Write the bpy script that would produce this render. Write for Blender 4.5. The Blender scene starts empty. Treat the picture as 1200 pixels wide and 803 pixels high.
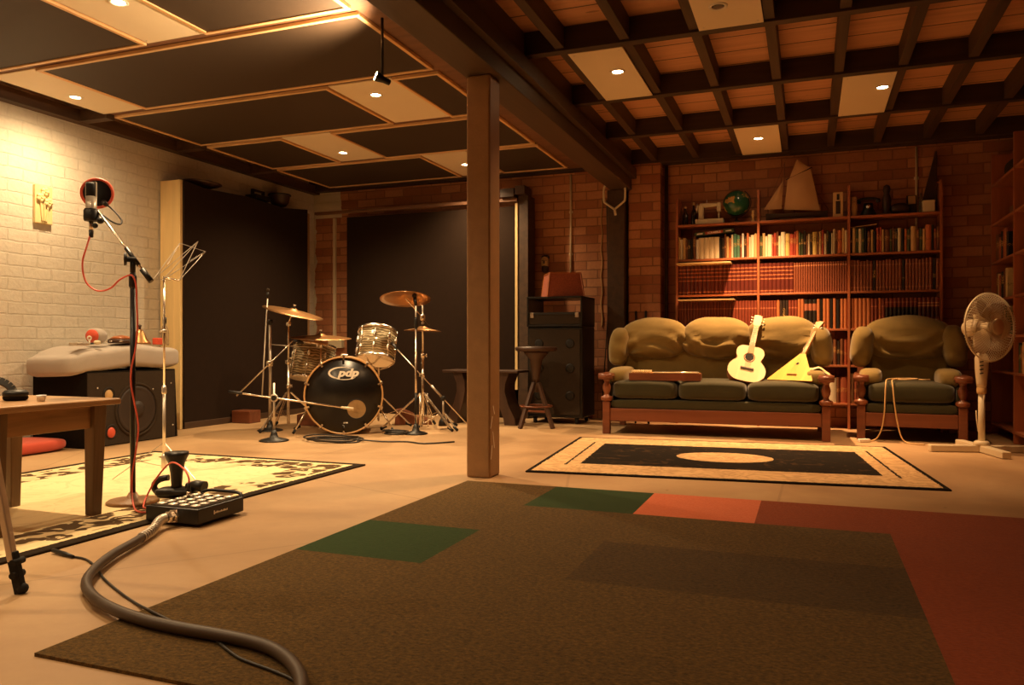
import bpy, bmesh, math, random
from mathutils import Matrix, Vector, noise
random.seed(7)
PI = math.pi
SC = bpy.context.scene
COL = SC.collection
V = Vector

# ------------------------------------------------------------------ camera
CAM_H = 0.78
FPX = 915.0
YAW = math.radians(20.82)
FW = V((-math.sin(YAW), math.cos(YAW), 0))
RT = V((math.cos(YAW), math.sin(YAW), 0))
cd = bpy.data.cameras.new('camera')
cam = bpy.data.objects.new('camera', cd)
COL.objects.link(cam)
cam.location = (0, 0, CAM_H)
cam.rotation_euler = (PI/2, 0, YAW)
cd.sensor_width = 36
cd.lens = FPX/1200*36
cd.shift_y = 2.5/1200
cd.clip_start = 0.05
SC.camera = cam


def ray(px, py):
    return FW + RT*((px-600)/FPX) + V((0, 0, (404-py)/FPX))


O3 = V((0, 0, CAM_H))


def atD(px, py, D):
    return O3 + ray(px, py)*D


def atz(px, py, z=0.0):
    r = ray(px, py)
    return O3 + r*((z-CAM_H)/r.z)


def atY(px, py, Y):
    r = ray(px, py)
    return O3 + r*(Y/r.y)


def atX(px, py, X):
    r = ray(px, py)
    return O3 + r*(X/r.x)


# ------------------------------------------------------------------ mesh builder
class MB:
    def __init__(s):
        s.v, s.f, s.m, s.s = [], [], [], []
        s.M = Matrix()

    def add(s, vs, fs, mi=0, smooth=False):
        b = len(s.v)
        s.v += [s.M @ V(p) for p in vs]
        for f in fs:
            s.f.append([b+i for i in f])
            s.m.append(mi)
            s.s.append(smooth)
        return s

    def bm(s, bm, mi=0, smooth=False):
        bm.verts.index_update()
        s.add([v.co.copy() for v in bm.verts], [[v.index for v in f.verts] for f in bm.faces], mi, smooth)
        bm.free()
        return s

    def box(s, x0, x1, y0, y1, z0, z1, mi=0, bev=0.0, seg=2):
        b = bmesh.new()
        bmesh.ops.create_cube(b, size=1)
        for v in b.verts:
            v.co = V(((x0+x1)/2+v.co.x*(x1-x0), (y0+y1)/2+v.co.y*(y1-y0), (z0+z1)/2+v.co.z*(z1-z0)))
        if bev > 0:
            bmesh.ops.bevel(b, geom=list(b.edges), offset=bev, segments=seg, profile=0.5, affect='EDGES')
        return s.bm(b, mi, False)

    def bar(s, p0, p1, w, h, mi=0, up=(0, 0, 1), bev=0.0, w1=None, h1=None):
        """rectangular bar from p0 to p1, w sideways, h along 'up'"""
        p0, p1 = V(p0), V(p1)
        d = (p1-p0).normalized()
        u = V(up)
        sd = d.cross(u)
        if sd.length < 1e-5:
            sd = d.cross(V((1, 0, 0)))
        sd.normalize()
        u = sd.cross(d).normalized()
        w1 = w if w1 is None else w1
        h1 = h if h1 is None else h1
        vs = []
        for p, a, c in ((p0, w, h), (p1, w1, h1)):
            for i, j in ((-1, -1), (1, -1), (1, 1), (-1, 1)):
                vs.append(p+sd*(a/2*i)+u*(c/2*j))
        fs = [(3, 2, 1, 0), (4, 5, 6, 7), (0, 1, 5, 4), (1, 2, 6, 5), (2, 3, 7, 6), (3, 0, 4, 7)]
        b = bmesh.new()
        bv = [b.verts.new(q) for q in vs]
        for f in fs:
            b.faces.new([bv[i] for i in f])
        if bev > 0:
            bmesh.ops.bevel(b, geom=list(b.edges), offset=bev, segments=2, profile=0.5, affect='EDGES')
        return s.bm(b, mi, False)

    def tube(s, pts, r, n=8, mi=0, closed=False, smooth=True):
        pts = [V(p) for p in pts]
        N = len(pts)
        rs = r if isinstance(r, (list, tuple)) else [r]*N
        tans = []
        for i in range(N):
            if closed:
                t = pts[(i+1) % N]-pts[i-1]
            else:
                t = pts[min(i+1, N-1)]-pts[max(i-1, 0)]
            tans.append(t.normalized() if t.length > 1e-9 else V((0, 0, 1)))
        ref = V((0, 0, 1)) if abs(tans[0].z) < 0.9 else V((1, 0, 0))
        nrm = (ref - tans[0]*ref.dot(tans[0])).normalized()
        vs = []
        for i in range(N):
            t = tans[i]
            nrm = nrm - t*nrm.dot(t)
            if nrm.length < 1e-6:
                nrm = t.orthogonal()
            nrm.normalize()
            bn = t.cross(nrm)
            for k in range(n):
                a = 2*PI*k/n
                vs.append(pts[i]+(nrm*math.cos(a)+bn*math.sin(a))*rs[i])
        fs = []
        for i in range(N if closed else N-1):
            j = (i+1) % N
            for k in range(n):
                l = (k+1) % n
                fs.append((i*n+k, i*n+l, j*n+l, j*n+k))
        s.add(vs, fs, mi, smooth)
        if not closed:
            s.add(vs[:n], [tuple(range(n))[::-1]], mi, False)
            s.add(vs[-n:], [tuple(range(n))], mi, False)
        return s

    def cyl(s, p0, p1, r0, r1=None, n=16, mi=0):
        return s.tube([p0, p1], [r0, r0 if r1 is None else r1], n, mi)

    def lathe(s, prof, n=24, mi=0, at=(0, 0, 0), ax=(0, 0, 1), smooth=True, sq=1.0):
        ax = V(ax).normalized()
        q = V((0, 0, 1)).rotation_difference(ax).to_matrix()
        at = V(at)
        vs, fs = [], []
        for (r, z) in prof:
            for k in range(n):
                a = 2*PI*k/n
                vs.append(at+q @ V((r*math.cos(a), r*sq*math.sin(a), z)))
        for i in range(len(prof)-1):
            for k in range(n):
                l = (k+1) % n
                fs.append((i*n+k, i*n+l, (i+1)*n+l, (i+1)*n+k))
        s.add(vs, fs, mi, smooth)
        if prof[0][0] > 1e-4:
            s.add(vs[:n], [tuple(range(n))[::-1]], mi, False)
        if prof[-1][0] > 1e-4:
            s.add(vs[-n:], [tuple(range(n))], mi, False)
        return s

    def prism(s, poly, y0, y1, mi=0, bev=0.0):
        """2-D outline in x,z extruded along y"""
        b = bmesh.new()
        a = [b.verts.new((x, y0, z)) for x, z in poly]
        c = [b.verts.new((x, y1, z)) for x, z in poly]
        n = len(poly)
        b.faces.new(a)
        b.faces.new(c[::-1])
        for i in range(n):
            j = (i+1) % n
            b.faces.new((a[j], a[i], c[i], c[j]))
        bmesh.ops.recalc_face_normals(b, faces=list(b.faces))
        if bev > 0:
            ed = [e for e in b.edges if abs(e.verts[0].co.y-e.verts[1].co.y) < 1e-6]
            bmesh.ops.bevel(b, geom=ed, offset=bev, segments=2, profile=0.5, affect='EDGES')
        return s.bm(b, mi, False)

    def sup(s, c, size, e1=0.5, e2=0.5, nu=28, nv=18, mi=0, fn=None):
        """super-ellipsoid: a soft box"""
        c = V(c)

        def pw(x, e):
            return math.copysign(abs(x)**e, x)
        vs, fs = [], []
        for i in range(nv+1):
            t = -PI/2+PI*i/nv
            for k in range(nu):
                a = 2*PI*k/nu
                p = V((size[0]/2*pw(math.cos(t), e1)*pw(math.cos(a), e2),
                       size[1]/2*pw(math.cos(t), e1)*pw(math.sin(a), e2),
                       size[2]/2*pw(math.sin(t), e1)))
                if fn:
                    p = fn(p)
                vs.append(c+p)
        for i in range(nv):
            for k in range(nu):
                l = (k+1) % nu
                fs.append((i*nu+k, i*nu+l, (i+1)*nu+l, (i+1)*nu+k))
        return s.add(vs, fs, mi, True)

    def ball(s, c, r, n=16, mi=0, sz=1.0):
        return s.sup(c, (2*r, 2*r, 2*r*sz), 1, 1, n, max(6, n//2), mi)

    def torus(s, c, R, r, ax=(0, 0, 1), n=32, m=8, mi=0, sq=1.0):
        q = V((0, 0, 1)).rotation_difference(V(ax).normalized()).to_matrix()
        c = V(c)
        return s.tube([c+q @ V((R*math.cos(2*PI*k/n), R*sq*math.sin(2*PI*k/n), 0)) for k in range(n)], r, m, mi, closed=True)

    def mesh(s, name, mats):
        me = bpy.data.meshes.new(name)
        me.from_pydata([tuple(p) for p in s.v], [], s.f)
        for m in (mats if isinstance(mats, (list, tuple)) else [mats]):
            me.materials.append(m)
        me.polygons.foreach_set('material_index', s.m)
        me.polygons.foreach_set('use_smooth', s.s)
        b = bmesh.new()
        b.from_mesh(me)
        bmesh.ops.remove_doubles(b, verts=list(b.verts), dist=1e-6)
        bmesh.ops.recalc_face_normals(b, faces=list(b.faces))
        b.to_mesh(me)
        b.free()
        me.update()
        return me


def spline(pts, k=8, closed=False):
    pts = [V(p) for p in pts]
    out = []
    N = len(pts)
    for i in range(N if closed else N-1):
        if closed:
            a, b, c, d = pts[i-1], pts[i], pts[(i+1) % N], pts[(i+2) % N]
        else:
            a, b, c, d = pts[max(i-1, 0)], pts[i], pts[i+1], pts[min(i+2, N-1)]
        for j in range(k):
            t = j/k
            out.append(0.5*((2*b)+(c-a)*t+(2*a-5*b+4*c-d)*t*t+(3*b-a-3*c+d)*t**3))
    if not closed:
        out.append(pts[-1])
    return out


def tag(o, label=None, cat=None, group=None, kind=None):
    if label:
        o['label'] = label
    if cat:
        o['category'] = cat
    if group:
        o['group'] = group
    if kind:
        o['kind'] = kind
    return o


def thing(name, label, cat, loc=(0, 0, 0), rz=0.0, group=None, M=None):
    o = bpy.data.objects.new(name, None)
    COL.objects.link(o)
    o.empty_display_size = 0.05
    if M is not None:
        o.matrix_world = M
    else:
        o.location = loc
        o.rotation_euler = (0, 0, rz)
    return tag(o, label, cat, group)


def part(name, mb, mats, parent, label=None, kind=None):
    """mesh part, coordinates local to its parent"""
    o = bpy.data.objects.new(name, mb.mesh(name, mats))
    COL.objects.link(o)
    if parent is not None:
        o.parent = parent
    return tag(o, label, kind=kind)


def solo(name, mb, mats, label, cat, group=None):
    """a thing that is one mesh, given in world coordinates; origin moved to its base"""
    xs = [p.x for p in mb.v]
    ys = [p.y for p in mb.v]
    z0 = min(p.z for p in mb.v)
    c = V(((min(xs)+max(xs))/2, (min(ys)+max(ys))/2, z0))
    mb.v = [p-c for p in mb.v]
    o = bpy.data.objects.new(name, mb.mesh(name, mats))
    COL.objects.link(o)
    o.location = c
    return tag(o, label, cat, group)


def struct(name, mb, mats, parent=None):
    o = bpy.data.objects.new(name, mb.mesh(name, mats))
    COL.objects.link(o)
    if parent:
        o.parent = parent
    else:
        o['kind'] = 'structure'
    return o


def frame(x, y, z, o):
    """matrix from axis columns and origin"""
    m = Matrix((V(x).normalized(), V(y).normalized(), V(z).normalized())).transposed().to_4x4()
    m.translation = V(o)
    return m


def text_mb(txt, size, depth, M, bold=0.0, shear=0.0):
    cu = bpy.data.curves.new('lettering', 'FONT')
    cu.body = txt
    cu.size = size
    cu.extrude = depth
    cu.offset = bold
    cu.shear = shear
    cu.align_x = 'CENTER'
    cu.align_y = 'CENTER'
    cu.resolution_u = 4
    ob = bpy.data.objects.new('lettering', cu)
    COL.objects.link(ob)
    bpy.context.view_layer.update()
    dg = bpy.context.evaluated_depsgraph_get()
    me = bpy.data.meshes.new_from_object(ob.evaluated_get(dg))
    mb = MB()
    mb.M = M
    mb.add([v.co.copy() for v in me.vertices], [list(p.vertices) for p in me.polygons])
    bpy.data.objects.remove(ob)
    bpy.data.curves.remove(cu)
    bpy.data.meshes.remove(me)
    return mb


# ------------------------------------------------------------------ materials
def hexlin(r, g, b):
    def f(c):
        c /= 255
        return c/12.92 if c <= 0.04045 else ((c+0.055)/1.055)**2.4
    return (f(r), f(g), f(b), 1)


class N:
    """tiny node helper"""
    def __init__(s, name):
        s.mat = bpy.data.materials.new(name)
        s.mat.use_nodes = True
        s.t = s.mat.node_tree
        s.b = s.t.nodes['Principled BSDF']

    def n(s, typ, **kw):
        x = s.t.nodes.new(typ)
        for k, v in kw.items():
            setattr(x, k, v)
        return x

    def put(s, sock, v):
        if hasattr(v, 'is_linked') or hasattr(v, 'links'):
            s.t.links.new(v, sock)
        else:
            sock.default_value = v

    def math(s, op, a, b=0.0, c=None):
        x = s.n('ShaderNodeMath', operation=op)
        s.put(x.inputs[0], a)
        s.put(x.inputs[1], b)
        if c is not None:
            s.put(x.inputs[2], c)
        return x.outputs[0]

    def mix(s, f, a, b):
        x = s.n('ShaderNodeMix', data_type='RGBA')
        s.put(x.inputs[0], f)
        s.put(x.inputs[6], a)
        s.put(x.inputs[7], b)
        return x.outputs[2]

    def ramp(s, f, stops, interp='LINEAR'):
        x = s.n('ShaderNodeValToRGB')
        x.color_ramp.interpolation = interp
        e = x.color_ramp.elements
        while len(e) < len(stops):
            e.new(0.5)
        for i, (p, c) in enumerate(stops):
            e[i].position = p
            e[i].color = c
        s.put(x.inputs[0], f)
        return x.outputs[0]

    def coord(s, which='Object'):
        return s.n('ShaderNodeTexCoord').outputs[which]

    def sep(s, v):
        x = s.n('ShaderNodeSeparateXYZ')
        s.put(x.inputs[0], v)
        return x.outputs

    def comb(s, x, y, z=0.0):
        c = s.n('ShaderNodeCombineXYZ')
        for i, q in enumerate((x, y, z)):
            s.put(c.inputs[i], q)
        return c.outputs[0]

    def mapv(s, v, scale):
        x = s.n('ShaderNodeMapping')
        s.put(x.inputs[0], v)
        x.inputs[3].default_value = scale
        return x.outputs[0]

    def noise(s, v, scale, detail=3.0, rough=0.55, dist=0.0):
        x = s.n('ShaderNodeTexNoise')
        s.put(x.inputs['Vector'], v)
        x.inputs['Scale'].default_value = scale
        x.inputs['Detail'].default_value = detail
        x.inputs['Roughness'].default_value = rough
        x.inputs['Distortion'].default_value = dist
        return x.outputs[0]

    def bump(s, h, strength=0.3, dist=0.01):
        x = s.n('ShaderNodeBump')
        x.inputs['Strength'].default_value = strength
        x.inputs['Distance'].default_value = dist
        s.put(x.inputs['Height'], h)
        s.t.links.new(x.outputs[0], s.b.inputs['Normal'])

    def base(s, c):
        s.put(s.b.inputs['Base Color'], c)

    def set(s, rough=0.6, metal=0.0, spec=None, **kw):
        s.put(s.b.inputs['Roughness'], rough)
        s.b.inputs['Metallic'].default_value = metal
        if spec is not None:
            s.b.inputs['Specular IOR Level'].default_value = spec
        for k, v in kw.items():
            s.put(s.b.inputs[k.replace('_', ' ')], v)
        return s.mat


def vary(c, f):
    return (min(1, c[0]*f), min(1, c[1]*f), min(1, c[2]*f), 1)


def plain(name, c, rough=0.6, metal=0.0, var=0.18, scale=9.0, bump=0.0, bscale=60.0, spec=None, **kw):
    m = N(name)
    co = m.coord()
    n = m.noise(co, scale)
    m.base(m.mix(n, vary(c, 1-var), vary(c, 1+var)))
    if bump:
        m.bump(m.noise(co, bscale, 4), bump, 0.004)
    return m.set(rough, metal, spec, **kw)


def wood(name, c, axis=0, rough=0.45, dark=0.55, scale=14.0):
    m = N(name)
    co = m.coord()
    sc = [scale, scale, scale]
    sc[axis] = scale*0.08
    n = m.noise(m.mapv(co, sc), 1.0, 5, 0.6, 0.6)
    g = m.ramp(n, [(0.3, vary(c, dark)), (0.55, c), (0.75, vary(c, 1.2))])
    m.base(g)
    m.bump(n, 0.08, 0.004)
    return m.set(rough)


def emit(name, c, k):
    m = N(name)
    m.base((0.8, 0.8, 0.8, 1))
    m.b.inputs['Emission Color'].default_value = c
    m.b.inputs['Emission Strength'].default_value = k
    return m.mat


M = {}


def bricks(name, c1, c2, mortar, plane, msz=0.007, bump=0.6, paint=None, wash=None, jx=0.014):
    """brick wall; plane 'xz' or 'yz'"""
    m = N(name)
    co = m.coord()
    x, y, z = m.sep(co)[0:3]
    h = x if plane == 'xz' else y
    jit = m.noise(co, 6.0, 3)
    z2 = m.math('ADD', z, m.math('MULTIPLY', jit, jx*0.85))
    h2 = m.math('ADD', h, m.math('MULTIPLY', jit, jx))
    vec = m.comb(h2, z2)
    b = m.n('ShaderNodeTexBrick')
    m.put(b.inputs['Vector'], vec)
    b.inputs['Scale'].default_value = 1.0
    b.inputs['Brick Width'].default_value = 0.245
    b.inputs['Row Height'].default_value = 0.093
    b.inputs['Mortar Size'].default_value = msz
    b.inputs['Mortar Smooth'].default_value = 0.35
    b.inputs['Bias'].default_value = -0.1
    b.inputs['Color1'].default_value = c1
    b.inputs['Color2'].default_value = c2
    b.inputs['Mortar'].default_value = mortar
    big = m.noise(co, 1.3, 4)
    fine = m.noise(co, 35.0, 5, 0.65)
    col = m.mix(m.math('MULTIPLY', fine, 0.5), b.outputs['Color'], vary(c2, 0.55))
    if wash:
        col = m.mix(m.ramp(big, [(0.45, (0, 0, 0, 1)), (0.75, (0.5, 0.5, 0.5, 1))]), col, wash)
    if paint:
        xj = m.math('ADD', x, m.math('MULTIPLY', jit, 0.12))
        e1 = m.math('LESS_THAN', xj, -5.56)
        e2 = m.math('MULTIPLY', m.math('LESS_THAN', xj, paint[0]), m.math('GREATER_THAN', z, 2.31))
        edge = m.math('MAXIMUM', e1, e2)
        col = m.mix(edge, col, paint[1])
    m.base(col)
    hgt = m.math('ADD', m.math('MULTIPLY', b.outputs['Fac'], -1.0), m.math('MULTIPLY', fine, 0.5))
    hgt = m.math('ADD', hgt, m.math('MULTIPLY', m.noise(co, 9.0, 4), 0.9))
    m.bump(hgt, bump, 0.012)
    return m.set(0.8, spec=0.25)


M['brick'] = bricks('red_brick', hexlin(214, 152, 108), hexlin(160, 98, 66), hexlin(150, 104, 76), 'xz',
                    paint=(-5.2, hexlin(205, 195, 170)), wash=hexlin(150, 96, 66))
M['whitebrick'] = bricks('white_painted_brick', hexlin(226, 218, 202), hexlin(220, 212, 196), hexlin(218, 210, 194), 'yz', 0.007, 0.65, jx=0.03)
M['pierbrick'] = bricks('pier_brick', hexlin(206, 142, 100), hexlin(154, 92, 62), hexlin(144, 98, 70), 'xz')


def concrete():
    m = N('tan_concrete')
    co = m.coord()
    a = m.noise(co, 0.9, 6, 0.6, 0.4)
    f = m.noise(co, 18.0, 5, 0.7)
    c = m.ramp(a, [(0.3, hexlin(150, 118, 84)), (0.5, hexlin(184, 150, 110)), (0.7, hexlin(202, 170, 128))])
    c = m.mix(m.math('MULTIPLY', f, 0.35), c, hexlin(150, 114, 78))
    # hairline cracks
    v = m.n('ShaderNodeTexVoronoi', feature='DISTANCE_TO_EDGE')
    m.put(v.inputs['Vector'], m.mapv(co, (1, 1, 0)))
    v.inputs['Scale'].default_value = 0.45
    v.inputs['Randomness'].default_value = 1.0
    crack = m.math('LESS_THAN', m.math('ADD', v.outputs[0], m.math('MULTIPLY', f, 0.004)), 0.0045)
    c = m.mix(m.math('MULTIPLY', crack, 0.22), c, hexlin(96, 70, 50))
    # small dark spots
    v2 = m.n('ShaderNodeTexVoronoi')
    m.put(v2.inputs['Vector'], m.mapv(co, (1, 1, 0)))
    v2.inputs['Scale'].default_value = 2.2
    spot = m.math('LESS_THAN', m.math('ADD', v2.outputs['Distance'], m.math('MULTIPLY', f, 0.03)), 0.035)
    c = m.mix(m.math('MULTIPLY', spot, 0.55), c, hexlin(90, 66, 46))
    m.base(c)
    m.bump(f, 0.12, 0.004)
    return m.set(m.ramp(a, [(0.3, (0.42,)*3+(1,)), (0.7, (0.62,)*3+(1,))]), spec=0.4)


M['concrete'] = concrete()


def planks(name, c, w, axis):
    m = N(name)
    co = m.coord()
    x, y, z = m.sep(co)[0:3]
    q = y if axis == 'x' else x
    row = m.math('FLOOR', m.math('DIVIDE', q, w))
    fr = m.math('FRACT', m.math('DIVIDE', q, w))
    rnd = m.n('ShaderNodeTexWhiteNoise', noise_dimensions='1D')
    m.put(rnd.inputs['W'], row)
    sc = (1.2, 22, 22) if axis == 'x' else (22, 1.2, 22)
    g = m.noise(m.mapv(co, sc), 1.0, 4, 0.6, 0.5)
    col = m.mix(g, vary(c, 0.6), vary(c, 1.25))
    col = m.mix(m.math('MULTIPLY', rnd.outputs[0], 0.5), col, vary(c, 0.7))
    kn = m.n('ShaderNodeTexVoronoi')
    m.put(kn.inputs['Vector'], m.mapv(co, (1.0, 3.5, 1) if axis == 'x' else (3.5, 1, 1)))
    kn.inputs['Scale'].default_value = 2.0
    k = m.math('LESS_THAN', m.math('ADD', kn.outputs['Distance'], m.math('MULTIPLY', g, 0.08)), 0.13)
    col = m.mix(m.math('MULTIPLY', k, 0.7), col, vary(c, 0.3))
    seam = m.math('LESS_THAN', fr, 0.05)
    col = m.mix(seam, col, vary(c, 0.12))
    m.base(col)
    return m.set(0.6)


M['boards'] = planks('ceiling_boards', hexlin(214, 158, 118), 0.26, 'x')
M['joist'] = wood('dark_joist_timber', hexlin(74, 52, 34), 1, 0.6)
M['joistx'] = wood('dark_bearer_timber', hexlin(64, 45, 30), 0, 0.6)
M['beam'] = wood('brown_beam_paint', hexlin(76, 55, 37), 1, 0.5, 0.8)
M['columnpaint'] = plain('brown_column_paint', hexlin(156, 118, 78), 0.45, 0, 0.2, 16, 0.5, 90)
M['pine'] = wood('light_pine_trim', hexlin(226, 186, 136), 0, 0.45, 0.75)
M['piney'] = wood('light_pine_trim_deep', hexlin(226, 178, 122), 1, 0.45, 0.75)
M['pinez'] = wood('pale_pine_board', hexlin(232, 202, 142), 2, 0.5, 0.85, 9)
M['brownply'] = wood('brown_ceiling_ply', hexlin(118, 82, 58), 0, 0.55, 0.7)
M['blackfabric'] = plain('black_acoustic_fabric', hexlin(62, 48, 36), 0.62, 0, 0.12, 20, 0.3, 220, spec=0.35)
M['blackdeep'] = plain('black_curtain_fabric', hexlin(42, 30, 22), 0.9, 0, 0.15, 20, 0.3, 200, spec=0.1)
M['whitepanel'] = plain('off_white_panel', hexlin(232, 216, 186), 0.55, 0, 0.03, 4)
M['chrome'] = plain('chrome', hexlin(240, 230, 214), 0.24, 1.0, 0.05)
M['steel'] = plain('brushed_steel', hexlin(214, 204, 190), 0.38, 0.8, 0.06)
M['brassy'] = plain('cymbal_bronze', hexlin(184, 138, 92), 0.38, 1.0, 0.08, 30)
M['black'] = plain('black_plastic', hexlin(24, 22, 20), 0.45, 0, 0.1)
M['blackmetal'] = plain('black_painted_metal', hexlin(30, 27, 24), 0.35, 0.2, 0.1)
M['rubber'] = plain('black_rubber', hexlin(20, 18, 17), 0.8)
M['white'] = plain('white_plastic', hexlin(232, 226, 212), 0.4, 0, 0.03)
M['cream'] = plain('cream_plastic', hexlin(222, 206, 172), 0.4, 0, 0.04)
M['coral'] = plain('coral_red_plastic', hexlin(224, 92, 66), 0.45, 0, 0.06)
M['redcable'] = plain('coral_red_cable', hexlin(226, 96, 76), 0.4, 0, 0.05)
M['blackcable'] = plain('black_cable', hexlin(36, 30, 25), 0.5)
M['multicore'] = plain('brown_black_multicore_cable', hexlin(70, 54, 40), 0.5, 0, 0.1)
M['redwood'] = wood('red_brown_timber', hexlin(120, 68, 44), 0, 0.35, 0.65)
M['redwoodz'] = wood('red_brown_turned_timber', hexlin(132, 76, 48), 2, 0.35, 0.65)
M['shelf'] = wood('red_brown_shelf_board', hexlin(176, 104, 66), 0, 0.4, 0.75)
M['shelfz'] = wood('red_brown_upright', hexlin(170, 98, 62), 2, 0.4, 0.75)
M['shelfy'] = wood('red_brown_side_shelf', hexlin(166, 100, 66), 1, 0.45, 0.75)
M['tablewood'] = wood('oiled_table_timber', hexlin(178, 134, 86), 1, 0.35, 0.6)
M['tablewoodz'] = wood('oiled_leg_timber', hexlin(128, 98, 64), 2, 0.4, 0.55)
M['darkwood'] = wood('dark_stained_timber', hexlin(66, 43, 30), 0, 0.45, 0.6)
M['darkwoodz'] = wood('dark_stained_leg', hexlin(70, 47, 33), 2, 0.45, 0.6)


def velvet(name, c, var=0.25):
    m = N(name)
    co = m.coord()
    n = m.noise(co, 7.0, 4)
    f = m.noise(co, 160.0, 2)
    m.base(m.mix(n, vary(c, 1-var), vary(c, 1+var)))
    m.bump(f, 0.25, 0.002)
    m.b.inputs['Sheen Weight'].default_value = 0.25
    m.b.inputs['Sheen Roughness'].default_value = 0.5
    return m.set(0.85, spec=0.15)


M['olive'] = velvet('olive_corduroy', hexlin(130, 110, 62))
M['olivedark'] = velvet('dark_green_velvet', hexlin(56, 53, 31))
M['mattress'] = velvet('grey_white_cotton', hexlin(178, 168, 158), 0.08)
M['coralfabric'] = velvet('coral_fabric', hexlin(190, 78, 58), 0.1)


def carpet(name, c, c2, amount=0.5):
    m = N(name)
    co = m.coord()
    info = m.n('ShaderNodeObjectInfo')
    f = m.noise(m.mapv(co, (0.7, 1.0, 1)), 95.0, 4, 0.75)
    g = m.noise(co, 9.0, 3)
    k = m.ramp(f, [(0.35, (0, 0, 0, 1)), (0.68, (1, 1, 1, 1))])
    col = m.mix(m.math('MULTIPLY', k, amount), c, c2)
    col = m.mix(m.math('MULTIPLY', g, 0.3), col, vary(c, 0.6))
    v = m.math('MULTIPLY_ADD', info.outputs['Random'], 0.12, 0.94)
    hs = m.n('ShaderNodeHueSaturation')
    m.put(hs.inputs['Color'], col)
    m.put(hs.inputs['Value'], v)
    m.base(hs.outputs[0])
    m.bump(f, 0.8, 0.006)
    m.b.inputs['Sheen Weight'].default_value = 0.1
    return m.set(0.95, spec=0.1)


M['ct_brown'] = carpet('olive_brown_carpet', hexlin(64, 49, 24), hexlin(134, 102, 50), 0.75)
M['ct_dark'] = carpet('dark_brown_carpet', hexlin(56, 42, 22), hexlin(116, 88, 45), 0.75)
M['ct_green'] = carpet('dark_green_carpet', hexlin(36, 58, 26), hexlin(66, 88, 42))
M['ct_coral'] = carpet('coral_carpet', hexlin(206, 106, 72), hexlin(232, 142, 100))
M['ct_rust'] = carpet('rust_red_carpet', hexlin(128, 58, 30), hexlin(176, 90, 50))


def rug_right():
    m = N('cream_and_black_rug')
    co = m.coord()
    x, y, z = m.sep(co)[0:3]
    fz = m.noise(co, 40.0, 4, 0.7)
    j = m.math('MULTIPLY', m.math('SUBTRACT', fz, 0.5), 0.03)
    ax = m.math('ADD', m.math('ABSOLUTE', x), j)
    ay = m.math('ADD', m.math('ABSOLUTE', y), j)
    swirl = m.noise(co, 6.0, 2, 0.5, 2.0)
    cream = m.mix(m.ramp(swirl, [(0.40, (0, 0, 0, 1)), (0.5, (0.4,)*3+(1,)), (0.60, (0, 0, 0, 1))]),
                  hexlin(214, 178, 130), hexlin(130, 94, 60))
    field = m.math('MULTIPLY', m.math('LESS_THAN', ax, 0.90), m.math('LESS_THAN', ay, 0.53))
    blk = m.mix(m.ramp(swirl, [(0.6, (0, 0, 0, 1)), (0.64, (0.12,)*3+(1,))]), hexlin(34, 28, 22), hexlin(150, 110, 70))
    c = m.mix(field, cream, blk)
    el = m.math('ADD', m.math('POWER', m.math('DIVIDE', x, 0.32), 2.0), m.math('POWER', m.math('DIVIDE', y, 0.23), 2.0))
    el = m.math('ADD', el, m.math('MULTIPLY', j, 5.0))
    c = m.mix(m.math('LESS_THAN', el, 1.0), c, cream)
    ln = m.math('COMPARE', ax, 0.985, 0.008)
    ln = m.math('MULTIPLY', ln, m.math('LESS_THAN', m.math('ABSOLUTE', y), 0.6))
    c = m.mix(ln, c, hexlin(50, 38, 28))
    ed = m.math('MAXIMUM', m.math('GREATER_THAN', ax, 1.14), m.math('GREATER_THAN', ay, 0.875))
    c = m.mix(ed, c, hexlin(32, 26, 20))
    m.base(c)
    m.bump(fz, 0.5, 0.004)
    return m.set(0.95, spec=0.1)


def rug_left():
    m = N('cream_floral_rug')
    co = m.coord()
    x, y, z = m.sep(co)[0:3]
    fz = m.noise(co, 40.0, 4, 0.7)
    ax = m.math('SUBTRACT', 0.88, m.math('ABSOLUTE', x))
    ay = m.math('SUBTRACT', 1.40, m.math('ABSOLUTE', y))
    d = m.math('MINIMUM', ax, ay)
    d = m.math('ADD', d, m.math('MULTIPLY', m.math('SUBTRACT', fz, 0.5), 0.03))
    v = m.n('ShaderNodeTexVoronoi')
    wv = m.n('ShaderNodeVectorMath', operation='ADD')
    nz = m.n('ShaderNodeTexNoise')
    m.put(nz.inputs['Vector'], co)
    nz.inputs['Scale'].default_value = 7.0
    m.put(wv.inputs[0], co)
    sc = m.n('ShaderNodeVectorMath', operation='SCALE')
    m.put(sc.inputs[0], nz.outputs[1])
    sc.inputs['Scale'].default_value = 0.22
    m.put(wv.inputs[1], sc.outputs[0])
    m.put(v.inputs['Vector'], m.mapv(wv.outputs[0], (1, 1, 0)))
    v.inputs['Scale'].default_value = 10.0
    fl = m.ramp(v.outputs[0], [(0.0, (0.25,)*3+(1,)), (0.14, (0.25,)*3+(1,)), (0.17, (1,)*4), (0.52, (1,)*4), (0.57, (0.12,)*3+(1,)), (1.0, (0.12,)*3+(1,))])
    band = m.math('MULTIPLY', m.math('GREATER_THAN', d, 0.09), m.math('LESS_THAN', d, 0.33))
    sw = m.noise(co, 3.0, 2, 0.5, 2.5)
    cream = m.mix(m.ramp(sw, [(0.46, (0, 0, 0, 1)), (0.5, (0.28,)*3+(1,)), (0.54, (0, 0, 0, 1))]),
                  hexlin(238, 214, 166), hexlin(196, 160, 112))
    c = m.mix(m.math('MULTIPLY', fl, band), cream, hexlin(88, 68, 46))
    c = m.mix(m.math('LESS_THAN', d, 0.06), c, hexlin(46, 36, 26))
    m.base(c)
    m.bump(fz, 0.5, 0.004)
    return m.set(0.95, spec=0.1)


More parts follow.
